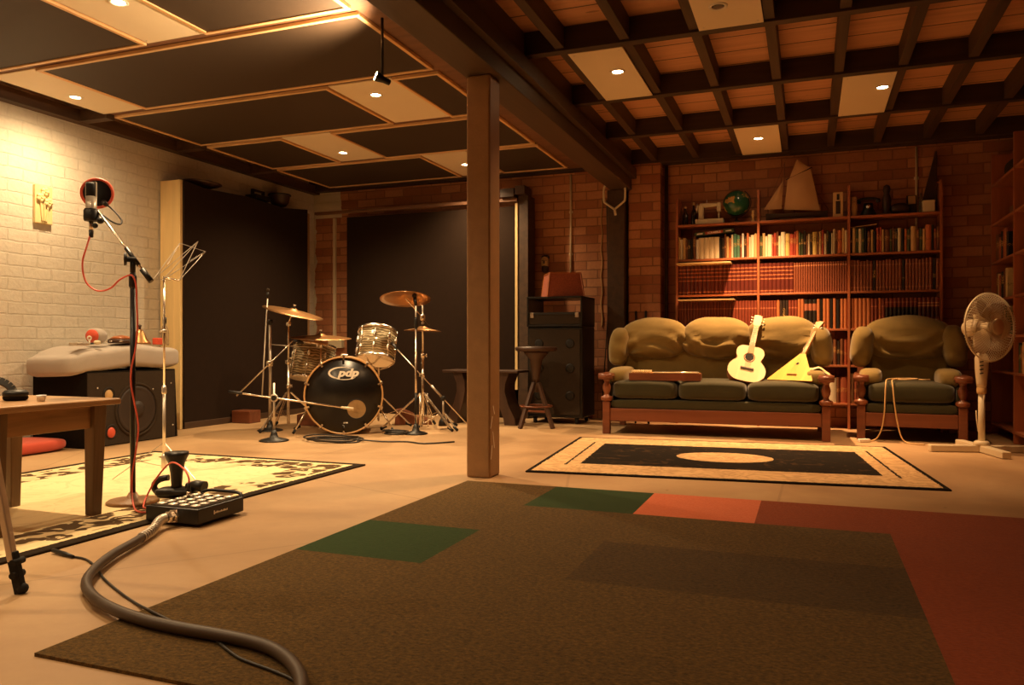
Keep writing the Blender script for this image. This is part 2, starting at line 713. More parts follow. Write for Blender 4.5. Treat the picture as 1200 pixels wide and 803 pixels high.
M['rugr'] = rug_right()
M['rugl'] = rug_left()


def pearl():
    m = N('pearl_drum_wrap')
    co = m.coord()
    w = m.n('ShaderNodeTexWave')
    m.put(w.inputs['Vector'], co)
    w.bands_direction = 'Z'
    w.inputs['Scale'].default_value = 13.0
    w.inputs['Distortion'].default_value = 7.0
    w.inputs['Detail'].default_value = 3.0
    m.base(m.ramp(w.outputs[1], [(0.1, hexlin(120, 106, 80)), (0.5, hexlin(158, 140, 108)), (0.85, hexlin(204, 186, 148))]))
    return m.set(0.2, 0.25, 0.6, Coat_Weight=0.5)


M['pearl'] = pearl()
M['drumhead'] = plain('amber_drum_head', hexlin(226, 170, 116), 0.4, 0, 0.05)
M['blackhead'] = plain('black_drum_head', hexlin(18, 15, 13), 0.3, 0, 0.05)
M['hoop'] = wood('satin_hoop', hexlin(206, 160, 104), 0, 0.3, 0.8)
M['logowhite'] = plain('white_print', hexlin(244, 236, 220), 0.5, 0, 0.01)
M['speakergrey'] = plain('dark_grey_carpet_cover', hexlin(62, 52, 42), 0.9, 0, 0.2, 50, 0.4, 200, spec=0.1)
M['speakercone'] = plain('speaker_cone', hexlin(52, 40, 32), 0.6, 0, 0.1)
M['fuzzblack'] = plain('black_fuzzy_cover', hexlin(30, 25, 20), 0.95, 0, 0.3, 60, 0.6, 140, spec=0.05)
M['satin'] = plain('satin_silver_paint', hexlin(206, 196, 180), 0.35, 0.35, 0.04)
M['redtrunk'] = plain('red_brown_woven_shade', hexlin(150, 78, 54), 0.85, 0, 0.5, 70, 0.7, 90)
M['tan'] = plain('tan_card', hexlin(206, 168, 112), 0.6, 0, 0.08)
M['sail'] = plain('tan_sailcloth', hexlin(190, 146, 100), 0.75, 0, 0.1, 6)
M['lens'] = emit('warm_lamp_lens', (1.0, 0.70, 0.36, 1), 60)
M['lensdead'] = plain('unlit_lamp_lens', hexlin(70, 62, 54), 0.3)
M['spruce'] = wood('pale_spruce_soundboard', hexlin(240, 216, 168), 2, 0.3, 0.95)
M['spruceyellow'] = wood('yellow_soundboard', hexlin(222, 182, 92), 2, 0.3, 0.9)
M['guitarside'] = wood('amber_guitar_sides', hexlin(168, 94, 48), 0, 0.3)
M['neckwood'] = wood('neck_timber', hexlin(196, 140, 82), 2, 0.35)
M['fretboard'] = wood('light_fretboard', hexlin(206, 168, 112), 2, 0.4)
M['mesh'] = plain('black_mesh', hexlin(16, 14, 13), 0.7)
M['artwood'] = plain('carved_pale_plaque', hexlin(226, 206, 150), 0.6, 0, 0.06)


def globe_mat():
    m = N('globe_map')
    co = m.coord()
    n = m.noise(co, 9.0, 4, 0.5)
    c = m.ramp(n, [(0.53, hexlin(36, 84, 62)), (0.57, hexlin(58, 104, 60)), (0.595, hexlin(206, 150, 84)), (0.66, hexlin(170, 150, 86))])
    m.base(c)
    return m.set(0.15, 0, 0.6)


M['globe'] = globe_mat()


def glassy(name, c, a=0.35):
    m = N(name)
    m.base(c)
    return m.set(0.08, 0, 0.6, Transmission_Weight=0.85)


M['glass'] = glassy('clear_bottle_glass', hexlin(236, 214, 176))
M['darkglass'] = plain('dark_bottle_glass', hexlin(46, 34, 24), 0.12, 0, 0.05, spec=0.8)
# ------------------------------------------------------------------ the room
YB = 8.05          # back wall
XL = -5.65         # left wall
XR = 1.80          # right wall
YF = -3.0          # wall behind the camera
ZC = 2.765
struct('floor', MB().box(XL-0.2, XR+0.2, YF-0.2, YB+0.2, -0.2, 0), M['concrete'])
struct('wall_back', MB().box(XL-0.2, XR+0.2, YB, YB+0.2, 0, ZC), M['brick'])
struct('wall_left', MB().box(XL-0.2, XL, YF, YB, 0, ZC), M['whitebrick'])
M['brickyz'] = bricks('right_wall_brick', hexlin(150, 86, 58), hexlin(118, 62, 42), hexlin(84, 52, 36), 'yz')
struct('wall_right', MB().box(XR, XR+0.2, YF, YB, 0, ZC), M['brickyz'])
struct('wall_front', MB().box(XL-0.2, XR+0.2, YF-0.2, YF, 0, ZC), M['pierbrick'])
struct('ceiling', MB().box(XL-0.2, XR+0.2, YF-0.2, YB+0.2, ZC, ZC+0.05), M['boards'])
# brick pier on the back wall
struct('trim_1', MB().box(-1.72, -1.40, YB-0.17, YB, 0, ZC-0.1), M['pierbrick'])
# long beam, its ledger boards, and the steel column
BX0, BX1 = -1.90, -1.69
BZ = 2.36
mb = MB().box(BX0, BX1, YF, YB, BZ, ZC, 0, 0.006)
mb.box(BX1, BX1+0.05, YF, YB, 2.47, 2.57, 0, 0.004)
mb.box(BX0-0.05, BX0, YF, YB, 2.50, 2.66, 0, 0.004)
struct('trim_2', mb, M['beam'])
mb = MB().box(-1.885, -1.735, 4.20, 4.36, 0, BZ, 0, 0.012, 3)
struct('trim_3', mb, M['columnpaint'])
# white paint scrapes low on the column
mb = MB()
for (z, y, h, ang) in ((0.36, 4.24, 0.07, -0.15), (0.27, 4.245, 0.10, 0.12), (0.19, 4.235, 0.08, -0.1), (0.42, 4.25, 0.05, 0.1)):
    mb.bar((-1.7345, y, z), (-1.7345, y+ang*0.2, z-h), 0.0012, 0.007)
scr = struct('paint_scrape', mb, M['logowhite'], bpy.data.objects['trim_3'])
# dark post under the beam end
struct('trim_4', MB().box(-1.93, -1.75, YB-0.24, YB-0.06, 0, BZ, 0, 0.008), M['joist'])

# joists (along Y) and bearers (along X) over the right half
JX = [-1.456, -1.045, -0.63, -0.21, 0.19, 0.585, 0.99, 1.40]
BYS = [1.56, 2.62, 3.66, 4.70, 5.78, 6.84, 7.90]
mb = MB()
for x in JX:
    mb.box(x-0.03, x+0.03, YF, YB, 2.63, ZC, 0, 0.003)
struct('trim_5', mb, M['joist'])
mb = MB()
for y in BYS + [0.5, -0.56, -1.6]:
    mb.box(BX1, XR, y-0.035, y+0.035, 2.615, ZC-0.001, 0, 0.003)
mb.box(BX1, XR, YB-0.09, YB, 2.615, ZC-0.001, 0, 0.003)
struct('trim_6', mb, M['joistx'])

# left half: brown ply soffit that carries the acoustic panels, wall plate along the white wall
PX0, PX1 = -5.27, -2.33
mb = MB().box(PX0, BX0-0.05, YF, YB, 2.643, 2.69)
struct('trim_7', mb, M['brownply'])
mb = MB()
mb.box(XL, XL+0.09, YF, YB, 2.60, 2.70, 0, 0.004)
for y in (1.68, 2.71, 3.73, 4.74, 5.78, 6.81):
    mb.box(XL+0.09, PX0, y-0.04, y+0.04, 2.60, 2.70, 0, 0.004)
struct('trim_8', mb, M['joist'])
mb = MB().box(XL, BX0-0.05, YB-0.10, YB, 2.62, ZC-0.001, 0, 0.004)
struct('trim_9', mb, M['joistx'])


def black_panel(x0, x1, y0, y1, label):
    t = thing('ceiling_absorber', label, 'ceiling panel', ((x0+x1)/2, (y0+y1)/2, 2.62), 0, 'black panels on the ceiling')
    hx, hy = (x1-x0)/2, (y1-y0)/2
    w = 0.027
    part('fabric', MB().box(-hx+w, hx-w, -hy+w, hy-w, 0.008, 0.022), M['blackfabric'], t)
    mb = MB()
    mb.box(-hx, hx, -hy, -hy+w, 0, 0.022, 0, 0.003)
    mb.box(-hx, hx, hy-w, hy, 0, 0.022, 0, 0.003)
    mb.box(-hx, -hx+w, -hy+w, hy-w, 0, 0.022, 1, 0.003)
    mb.box(hx-w, hx, -hy+w, hy-w, 0, 0.022, 1, 0.003)
    part('edge_frame', mb, [M['pine'], M['piney']], t, 'light pine edging')
    return t


CONE = 135


def lamp(x, y, z, watts, label, on=True, cone=150, blend=1.0, grp='recessed ceiling downlights', r=0.034):
    t = thing('downlight', label, 'downlight', (x, y, z), 0, grp)
    mb = MB().lathe([(r, 0.001), (r+0.004, -0.006), (r+0.016, -0.004), (r+0.018, 0.001)], 28)
    part('trim_ring', mb, M['white'], t)
    mb = MB().lathe([(0.0005, -0.003), (r*0.7, -0.0035), (r, -0.0005)], 24)
    part('lens', mb, M['lens'] if on else M['lensdead'], t)
    if on:
        l = bpy.data.lights.new('bulb', 'SPOT')
        l.energy = watts
        l.color = LAMP if x < -1.7 else LAMP2
        l.spot_size = math.radians(cone)
        l.spot_blend = blend
        l.shadow_soft_size = 0.025
        o = bpy.data.objects.new('bulb', l)
        COL.objects.link(o)
        o.parent = t
        o.location = (0, 0, -0.012)
    return t


LAMP = (1.0, 0.69, 0.37)
LAMP2 = (1.0, 0.56, 0.25)   # the right half runs dimmer and redder


def white_panel(x0, x1, y0, y1, z, label, grp):
    t = thing('ceiling_board', label, 'ceiling panel', ((x0+x1)/2, (y0+y1)/2, z), 0, grp)
    hx, hy = (x1-x0)/2, (y1-y0)/2
    part('board', MB().box(-hx, hx, -hy, hy, 0.002, 0.012, 0, 0.002), M['whitepanel'], t)
    mb = MB()
    for sx in (-1, 1):
        for sy in (-1, 1):
            mb.lathe([(0.006, 0.002), (0.005, 0.0005), (0.0, 0)], 10, 0, (sx*(hx-0.03), sy*(hy-0.04), 0))
    part('fixing_screws', mb, M['steel'], t)
    return t


ROWS = [(1.70, 2.68), (2.74, 3.695), (3.765, 4.705), (4.775, 5.745), (5.815, 6.775), (6.845, 7.82)]
GL = 'off white boards between the black panels'
ordl = ['nearest', 'second', 'third', 'fourth', 'fifth', 'farthest']
rowname = {1: 'row at the top edge of the photo', 2: 'row with the bright glow patch', 3: 'row behind the hanging spotlight',
           4: 'fourth row towards the back wall', 5: 'row against the back wall'}
# off-frame row keeps the ceiling whole just above the camera
for k, (xa, xb) in {1: (-3.80, -3.36), 2: (-5.30, -4.87), 3: (-3.23, -2.72), 4: (-4.42, -3.92), 5: (-3.55, -3.08)}.items():
    y0, y1 = ROWS[k]
    if xa > PX0:
        black_panel(PX0, xa-0.01, y0, y1, 'black fabric ceiling panel left of white board, ' + rowname[k])
    black_panel(xb+0.01, PX1-0.02, y0, y1, 'black fabric ceiling panel right of white board, ' + rowname[k])
    white_panel(xa, xb, y0, y1, 2.631, 'off white ceiling board between black panels, ' + rowname[k], GL)

lamp(-3.49, 3.19, 2.633, 150, 'lit downlight at the top edge of the photo, nearest left board', cone=CONE)
lamp(-5.13, 4.30, 2.633, 85, 'lit downlight close to the white brick wall', cone=172)
lamp(-3.00, 5.05, 2.633, 150, 'lit downlight just below the hanging spotlight', cone=CONE)
lamp(-4.20, 6.46, 2.633, 150, 'lit downlight above the drum kit, farthest on left ceiling', cone=CONE)

lamp(-3.30, 7.33, 2.633, 120, 'lit downlight in the farthest left ceiling board, hidden behind the column', cone=CONE)
GR = 'off white boards between the joists'
white_panel(-1.425, -1.075, 4.74, 5.74, 2.612, 'off white ceiling board between joists nearest the long beam', GR)
white_panel(-0.60, -0.24, 3.70, 4.66, 2.612, 'off white ceiling board with the unlit lamp at the top edge', GR)
white_panel(0.22, 0.555, 5.82, 6.80, 2.612, 'off white ceiling board between joists, rightmost one', GR)
white_panel(-0.60, -0.24, 6.88, 7.86, 2.612, 'off white ceiling board between joists just before the bookcase', GR)
lamp(-1.20, 5.15, 2.614, 120, 'lit downlight in the board beside the long beam', cone=120)
lamp(-0.46, 4.35, 2.614, 0, 'unlit dark downlight at the top edge of the photo', on=False)
lamp(0.49, 6.13, 2.614, 130, 'lit downlight in the rightmost ceiling board', cone=80)
lamp(-0.42, 7.26, 2.614, 420, 'lit downlight above the sofa, nearest the bookcase', cone=86)

# lamps of the same kind behind and beside the camera
for i, (x, y, w) in enumerate(((-4.0, 1.3, 90), (-2.7, 1.6, 56), (-2.9, -0.8, 50))):
    lamp(x, y, 2.6425, w, 'lit downlight out of frame in the ceiling near the camera', cone=CONE, grp='downlights near the camera')

for i, (x, y, w) in enumerate(((-0.42, 2.1, 20), (0.40, 0.9, 16), (-1.2, -0.4, 40))):  # unseen fill lamps, added to lift the dark carpet and right ceiling
    lamp(x, y, 2.61, w, 'added fill downlight out of frame between the joists near the camera', cone=CONE, grp='downlights near the camera')
    white_panel(x-0.16, x+0.16, y-0.45, y+0.45, 2.608, 'off white ceiling board out of frame near the camera', GR)

# hanging spotlight, aimed at the white wall
p = atz(449, 97, 2.30)
t = thing('hanging_spotlight', 'small black spotlight hanging on a thin rod from the ceiling', 'spotlight', (-2.275, 3.90, 2.30))
part('rod', MB().cyl((0, 0, 0.0), (0, 0, 0.365), 0.008), M['blackmetal'], t)
part('ceiling_rose', MB().lathe([(0.0, 0.345), (0.03, 0.35), (0.034, 0.365)], 20), M['blackmetal'], t)
d = V((-0.70, -0.64, 0.34)).normalized()
part('lamp_head', MB().lathe([(0.010, -0.05), (0.017, -0.045), (0.018, -0.01), (0.026, 0.02), (0.029, 0.04)], 24, 0, (0, 0, -0.005), d), M['blackmetal'], t)
part('lens', MB().lathe([(0.0005, 0.043), (0.02, 0.042), (0.028, 0.039)], 24, 0, (0, 0, -0.005), d), M['lens'], t)
l = bpy.data.lights.new('bulb', 'SPOT')
l.energy = 85
l.color = LAMP
l.spot_size = math.radians(145)
l.spot_blend = 0.8
l.shadow_soft_size = 0.03
o = bpy.data.objects.new('bulb', l)
COL.objects.link(o)
o.parent = t
o.location = d*0.06
o.rotation_euler = d.to_track_quat('-Z', 'Y').to_euler()

# pale conduits on the back wall
mb = MB().tube([(-2.48, YB-0.012, 2.6), (-2.48, YB-0.012, 1.5)], 0.012, 10)
for z in (2.2, 1.75):
    mb.box(-2.50, -2.46, YB-0.012, YB, z-0.012, z+0.012)
xq = atY(669, 260, YB-0.012).x
for i, v in enumerate(mb.v):
    v.x += xq+2.48
solo('conduit', mb, M['cream'], 'thin pale conduit running down the brick wall above the amplifier rack', 'pipe')
xq = atY(1074, 230, YB-0.012).x
mb = MB().tube([(xq, YB-0.012, 2.6), (xq, YB-0.012, 1.62)], 0.011, 10)
mb.box(xq-0.02, xq+0.02, YB-0.012, YB, 2.3, 2.325)
solo('conduit', mb, M['cream'], 'thin pale conduit running down the wall behind the wide bookcase', 'pipe')
xq = -1.36
mb = MB().tube([(xq, YB-0.04, 2.6), (xq, YB-0.04, 0.02)], 0.019, 12)
for z in (2.0, 1.2, 0.5):
    mb.torus((xq, YB-0.04, z), 0.021, 0.006, n=16, m=6)
solo('downpipe', mb, M['joist'], 'dark pipe running down the corner beside the brick pier', 'pipe')
# wires beside the post
mb = MB().tube(spline([(-1.985, YB-0.03, 2.3), (-1.98, YB-0.02, 1.8), (-1.97, YB-0.02, 1.3), (-1.99, YB-0.02, 0.85), (-2.02, YB-0.05, 0.3), (-2.02, YB-0.06, 0.006)], 6), 0.006, 6)
solo('wire', mb, M['blackcable'], 'black wire hanging down the brick beside the dark post', 'cable')
pts = [(-2.045+0.008*math.sin(i*1.9), YB-0.008, 2.32-i*0.09) for i in range(16)]
solo('rope', MB().tube(spline(pts, 3), 0.006, 6), M['tan'], 'frayed tan cord hanging on the brick left of the post', 'cord')
# pale bent hook at the beam end
c = atY(720, 235, YB-0.30)
mb = MB()
for s in (-1, 1):
    mb.tube(spline([(s*0.055, 0, 0.17), (s*0.105, 0, 0.13), (s*0.108, 0, 0.0), (s*0.085, 0, -0.035), (s*0.0, 0, -0.10)], 5), 0.011, 8)
mb.tube([(0, 0, -0.09), (0.012, 0, -0.16)], 0.013, 8)
mb.M = Matrix()
mb.v = [p+V((c.x, YB-0.30, c.z+0.01)) for p in mb.v]
mb.box(c.x-0.06, c.x+0.06, YB-0.315, YB-0.24, c.z+0.165, c.z+0.195)
solo('hook', mb, M['cream'], 'pale bent Y shaped metal hook on the beam end above the post', 'hook')
# ------------------------------------------------------------------ carpets
TX = [-1.81, -1.28, -0.75, -0.22, 0.31, 0.84, 1.37]
TY = [4.05, 3.52, 2.99, 2.46, 1.93, 1.40]
lay = ['bgcrrr', 'bbbbbr', 'gbdbdr', 'bbdbbr', 'bbbbbr']
cn = {'b': ('ct_brown', 'olive brown'), 'd': ('ct_brown', 'olive brown'), 'g': ('ct_green', 'dark green'), 'c': ('ct_coral', 'bright coral'), 'r': ('ct_rust', 'rust red')}
lay = ['bgcrrr', 'bbbbrr', 'gbddrr', 'bbbbrr', 'bbbbrr']
cn['d'] = ('ct_dark', 'darker brown')
on = ['first', 'second', 'third', 'fourth', 'fifth', 'sixth']
rn = ['back row', 'second row from the back', 'middle row', 'second row from the front', 'front row']
for j in range(5):
    for i in range(6):
        m, nm = cn[lay[j][i]]
        mb = MB().box(TX[i]+0.0001, TX[i+1]-0.0001, TY[j+1]+0.0001, TY[j]-0.0001, 0, 0.009)
        solo('carpet_tile', mb, M[m], '%s carpet tile, %s from the left in the %s' % (nm, on[i], rn[j]), 'carpet tile', 'carpet tiles laid as one big mat')

mb = MB().box(-1.17, 1.17, -0.91, 0.91, 0, 0.010, 0, 0.003, 1)
o = part('rug', mb, M['rugr'], None)
o.location = (-0.54, 5.50, 0)
o.rotation_euler.z = math.radians(5.4)
tag(o, 'cream bordered rug with black field and oval medallion before the sofa', 'rug')
mb = MB().box(-0.88, 0.88, -1.40, 1.40, 0, 0.010, 0, 0.003, 1)
o = part('rug', mb, M['rugl'], None)
o.location = (-3.55, 2.97, 0)
tag(o, 'cream rug with dark floral border under the table and microphone stand', 'rug')
RZ = 0.0102

# ------------------------------------------------------------------ standing absorbers
t = thing('standing_absorber', 'large black absorber with pale timber edge against the white wall', 'acoustic panel', (-5.645, 5.62, 0))
part('edge_board', MB().box(0.01, 0.245, 0, 0.035, 0, 2.30, 0, 0.004), M['pinez'], t, 'pale pine edge board')
mb = MB()
pl = [(0.035, 0.02), (0.035, 2.295), (0.30, 2.27), (0.9, 2.30), (1.5, 2.28), (1.93, 2.33), (1.93, 0.02)]
mb.M = Matrix.Rotation(PI/2, 4, 'Z')
mb.prism([(a, z) for a, z in pl], -0.262, -0.03)
mb.M = Matrix()
part('fabric', mb, M['blackdeep'], t)
part('skirting', MB().box(0.03, 0.266, 0.036, 1.92, 0, 0.06, 0, 0.004), M['joist'], t)
part('end_post', MB().box(0.06, 0.225, 1.94, 2.02, 0, 2.30, 0, 0.003), M['columnpaint'], t)

# things stored along its top
zt = 2.335
t = thing('dish', 'wide dark shallow dish lying on top of the black absorber', 'dish', (-5.51, 6.02, 2.302))
part('bowl', MB().lathe([(0.06, 0), (0.13, 0.03), (0.155, 0.045), (0.15, 0.05), (0.0, 0.06)], 28, sq=1.4), M['darkwood'], t)
part('knob', MB().lathe([(0.012, 0.058), (0.02, 0.075), (0.0, 0.085)], 12), M['darkwood'], t)
mb = MB()
mb.box(-5.58, -5.43, 6.72, 6.95, 2.315, 2.37, 0, 0.006)
for y in (6.75, 6.92):
    mb.box(-5.52, -5.49, y-0.012, y+0.012, 2.36, 2.42)
mb.box(-5.52, -5.49, 6.74, 6.93, 2.41, 2.43)
solo('toolbox', mb, M['black'], 'small dark box with a carrying handle on top of the absorber', 'box')
t = thing('pot', 'dark tilted pot on the far end of the absorber top', 'pot', (-5.52, 7.22, 2.325), 0)
mb = MB().lathe([(0.07, 0), (0.10, 0.04), (0.115, 0.11), (0.12, 0.125), (0.105, 0.125), (0.09, 0.04), (0.0, 0.03)], 24)
part('body', mb, M['darkwood'], t)
part('rim', MB().torus((0, 0, 0.12), 0.118, 0.01, n=28), M['black'], t)

# back absorber between the rail and the floor
xa, xb = -4.99, -2.86
t = thing('standing_absorber', 'wide black absorber standing behind the drum kit', 'acoustic panel', ((xa+xb)/2, 7.78, 0))
hw = (xb-xa)/2
part('fabric', MB().box(-hw, hw-0.055, -0.03, 0.12, 0.0, 2.25, 0, 0.006), M['blackdeep'], t)
part('edge_strip', MB().box(hw-0.052, hw-0.022, -0.035, 0.1, 0.3, 2.28, 0, 0.003), M['pinez'], t, 'pale pine edge strip')
part('side', MB().box(hw-0.02, hw+0.09, -0.02, 0.2, 0.0, 2.36, 0, 0.003), M['joist'], t, 'dark timber side')
mb = MB().box(-5.41, xb-0.02, 7.72, 7.76, 2.295, 2.330, 0, 0.003)
solo('timber_rail', mb, M['brownply'], 'long thin timber rail across the tops of the absorbers behind the drums', 'rail')
mb = MB().box(-3.06, -2.90, 7.68, 7.90, 2.337, 2.43, 0, 0.004)
mb.box(-2.89, -2.78, 7.68, 7.90, 2.362, 2.45, 0, 0.004)
solo('timber_block', mb, M['darkwood'], 'dark timber offcuts stacked on the rail end behind the column', 'block')
xq = atY(392, 330, YB-0.02).x
mb = MB().box(xq-0.018, xq+0.018, YB-0.03, YB, 0.84, 2.30, 0, 0.003)
mb.box(xq-0.06, xq+0.13, YB-0.07, YB, 0.74, 0.83, 0, 0.006)
solo('conduit', mb, M['cream'], 'pale conduit ending in a socket box on the brick left of the drums', 'pipe')

# ------------------------------------------------------------------ speakers and mattress
t = thing('floor_speaker', 'dark grey loudspeaker box with big round woofer under the mattress', 'loudspeaker', (-5.03, 4.76, 0))
mb = MB()
mb.M = Matrix.Rotation(PI/2, 4, 'Z')
L = 0.45
mb.prism([(-L, 0), (L, 0), (L-0.03, 0.575), (-L, 0.575)], 0.0, 0.56, 0, 0.006)
mb.M = Matrix()
part('cabinet', mb, M['fuzzblack'], t)
part('front_baffle', MB().box(0.0005, 0.004, -0.445, 0.415, 0.008, 0.565, 0, 0.001), M['speakergrey'], t, 'dark grey front baffle')
cy = atX(160, 480, -5.03)
ly, lz = cy.y-4.76, cy.z
X = V((1, 0, 0))
part('woofer_ring', MB().torus((0.004, ly, lz), 0.205, 0.012, X, 48), M['speakergrey'], t)
mb = MB().lathe([(0.20, 0.006), (0.17, 0.012), (0.15, 0.004), (0.07, 0.003), (0.07, 0.012), (0.04, 0.026), (0.0, 0.03)], 40, 0, (0, ly, lz), X)
part('woofer_cone', mb, M['speakercone'], t)
for (px, py, mk, lb) in ((127, 462, 'tan', 'tan faced port plug'), (130, 506, 'coral', 'coral red port plug')):
    c = atX(px, py, -5.03)
    y, z = c.y-4.76, c.z
    q = part('port', MB().lathe([(0.052, 0.0), (0.055, 0.008), (0.047, 0.008), (0.044, 0.001), (0.0, 0.001)], 28, 0, (0, y, z), X), M['black'], t)
    mb = MB().lathe([(0.0, 0.014), (0.036, 0.012), (0.042, 0.004), (0.042, 0.001)], 24, 0, (0, y, z-0.008), X, sq=0.85)
    part('plug', mb, M[mk], q, lb)
mb = MB()
for (px, py) in ((114, 455), (145, 458), (179, 456), (200, 449), (202, 498), (112, 505)):
    c = atX(px, py, -5.03)
    mb.ball((0.001, c.y-4.76, c.z), 0.008, 10)
part('bolts', mb, M['steel'], t)



def mat_fn(p):
    q = p.copy()
    q.z += 0.012*math.sin(7*p.y+1) + 0.008*math.sin(13*p.y+5*p.x) - 0.05*(p.y < -0.25)*min(1, (-0.25-p.y)*4)**2
    q.x += 0.015*math.sin(9*p.y)
    return q


mb = MB().sup((0, 0, 0.0965), (0.58, 1.16, 0.19), 0.42, 0.4, 56, 22, 0, mat_fn)
o = part('mattress', mb, M['mattress'], None)
o.location = (-5.30, 4.74, 0.582)
tag(o, 'grey white foam mattress laid over the loudspeaker', 'mattress')
mb = MB().sup((-5.30, 3.87, 0.0485), (0.42, 0.78, 0.095), 0.5, 0.45, 40, 16)
solo('bolster', mb, M['coralfabric'], 'flat coral red cushion on the floor behind the table', 'cushion')

ZM = 0.784
c = atY(125, 395, 4.55)
t = thing('hand_drum', 'small cream drum lying on its side with coral red head', 'drum', (-5.16, 4.47, ZM), math.radians(20))
part('shell', MB().lathe([(0.05, 0), (0.062, 0.02), (0.064, 0.08), (0.055, 0.12)], 28, 0, (0, 0, 0.062), (0, 1, 0)), M['mattress'], t)
part('head', MB().lathe([(0.0, -0.004), (0.05, -0.003), (0.052, 0.001)], 28, 0, (0, 0, 0.062), (0, 1, 0)), M['coral'], t, 'coral red drum head')
ring = MB().torus((0, 0, 0), 0.013, 0.006, (1, -0.3, 0), 20)
ring.v = [p+V((-5.06, 4.36, ZM+0.045)) for p in ring.v]
ring.tube([(-5.06, 4.36, ZM-0.003), (-5.06, 4.36, ZM+0.027)], 0.007, 8)
solo('whistle', ring, M['white'], 'small white ring ended toy whistle on the mattress', 'toy')
b = MB().sup((-5.06, 4.43, ZM+0.012), (0.045, 0.05, 0.034), 0.8, 0.8, 16, 10)
solo('shaker_egg', b, M['cream'], 'small cream egg shaker lying before the hand drum', 'toy')
t = thing('tambourine', 'orange tambourine with dark rim lying on the mattress', 'tambourine', (-5.13, 4.72, ZM+0.006))
part('rim', MB().lathe([(0.095, 0), (0.10, 0.004), (0.10, 0.03), (0.09, 0.034)], 32), M['darkwood'], t)
part('skin', MB().lathe([(0.092, 0.034), (0.06, 0.055), (0.0, 0.066)], 32), M['guitarside'], t, 'orange domed top')
mb = MB()
for k in range(8):
    a = 2*PI*k/8
    mb.lathe([(0.014, -0.004), (0.014, 0.004)], 10, 0, (0.098*math.cos(a), 0.098*math.sin(a), 0.017), (0, 0, 1))
part('jingles', mb, M['chrome'], t)
t = thing('handbell', 'shiny brass bell standing on the mattress behind the microphone stand', 'bell', (-5.16, 4.93, ZM))
part('bell_body', MB().lathe([(0.085, 0), (0.08, 0.015), (0.055, 0.045), (0.038, 0.09), (0.02, 0.12), (0.0, 0.125)], 28), M['brassy'], t)
part('handle', MB().lathe([(0.008, 0.12), (0.011, 0.14), (0.016, 0.155), (0.0, 0.165)], 14), M['darkwood'], t)
mb = MB().box(-5.12, -5.06, 5.02, 5.075, ZM-0.004, ZM+0.052, 0, 0.006)
solo('block', mb, M['coral'], 'small red block beside the brass bell on the mattress', 'toy')
mb = MB().box(-5.14, -5.05, 4.25, 4.35, ZM-0.012, ZM+0.012, 0, 0.004)
solo('tin', mb, M['steel'], 'flat silver tin at the left end of the mattress', 'tin')
mb = MB().cyl((-5.10, 4.34, ZM+0.006), (-5.12, 4.50, ZM+0.006), 0.009, 0.006, 10)
solo('drumstick', mb, M['black'], 'short black beater lying before the hand drum', 'stick')
c = atX(195, 400, -5.2)
t = thing('bottle', 'clear glass bottle with black cap at the mattress end', 'bottle', (-5.22, c.y, ZM-0.012))
part('glass', MB().lathe([(0.033, 0), (0.036, 0.01), (0.036, 0.11), (0.028, 0.15), (0.013, 0.18), (0.013, 0.215), (0.0, 0.216)], 24), M['glass'], t)
part('cap', MB().lathe([(0.016, 0.19), (0.017, 0.245), (0.0, 0.247)], 16), M['black'], t)

# wall plaque
t = thing('carved_plaque', 'pale carved wooden plaque of flowers on the white brick wall', 'wall art', (XL, 4.43, 1.73))
part('backboard', MB().box(0, 0.03, -0.075, 0.075, 0, 0.30, 0, 0.005), M['artwood'], t)
mb = MB()
for (y, z, h) in ((-0.035, 0.0, 0.20), (0.0, 0.0, 0.25), (0.03, 0.0, 0.17)):
    mb.tube(spline([(0.034, y*0.5, 0.015), (0.036, y*0.8, h*0.5), (0.038, y, h-0.01)], 5), 0.007, 8)
    for k in range(5):
        a = 2*PI*k/5+y*40
        mb.sup((0.040, y+0.020*math.cos(a), h+0.020*math.sin(a)), (0.03, 0.036, 0.036), 1, 1, 10, 8)
    mb.ball((0.05, y, h), 0.010, 10)
part('flowers', mb, M['artwood'], t)

# ------------------------------------------------------------------ table
t = thing('side_table', 'low wooden table with tapered legs at the left edge', 'table', (-3.285, 2.40, 0))
part('tabletop', MB().box(-0.335, 0.335, -0.315, 0.315, 0.507, 0.535, 0, 0.008, 3), M['tablewood'], t)
for sx in (-1, 1):
    for sy in (-1, 1):
        x, y = sx*0.265, sy*0.235
        mb = MB().bar((x, y, 0.507), (x-sx*0.006, y-sy*0.006, RZ), 0.066, 0.066, 0, (0, 1, 0), 0.004, 0.048, 0.048)
        part('leg', mb, M['tablewoodz'], t)
for sx in (-1, 1):
    part('apron', MB().box(sx*0.262-0.012, sx*0.262+0.012, -0.2, 0.2, 0.405, 0.507, 0, 0.002), M['tablewood'], t)
for sy in (-1, 1):
    part('apron', MB().box(-0.23, 0.23, sy*0.232-0.012, sy*0.232+0.012, 0.405, 0.507, 0, 0.002), M['tablewood'], t)

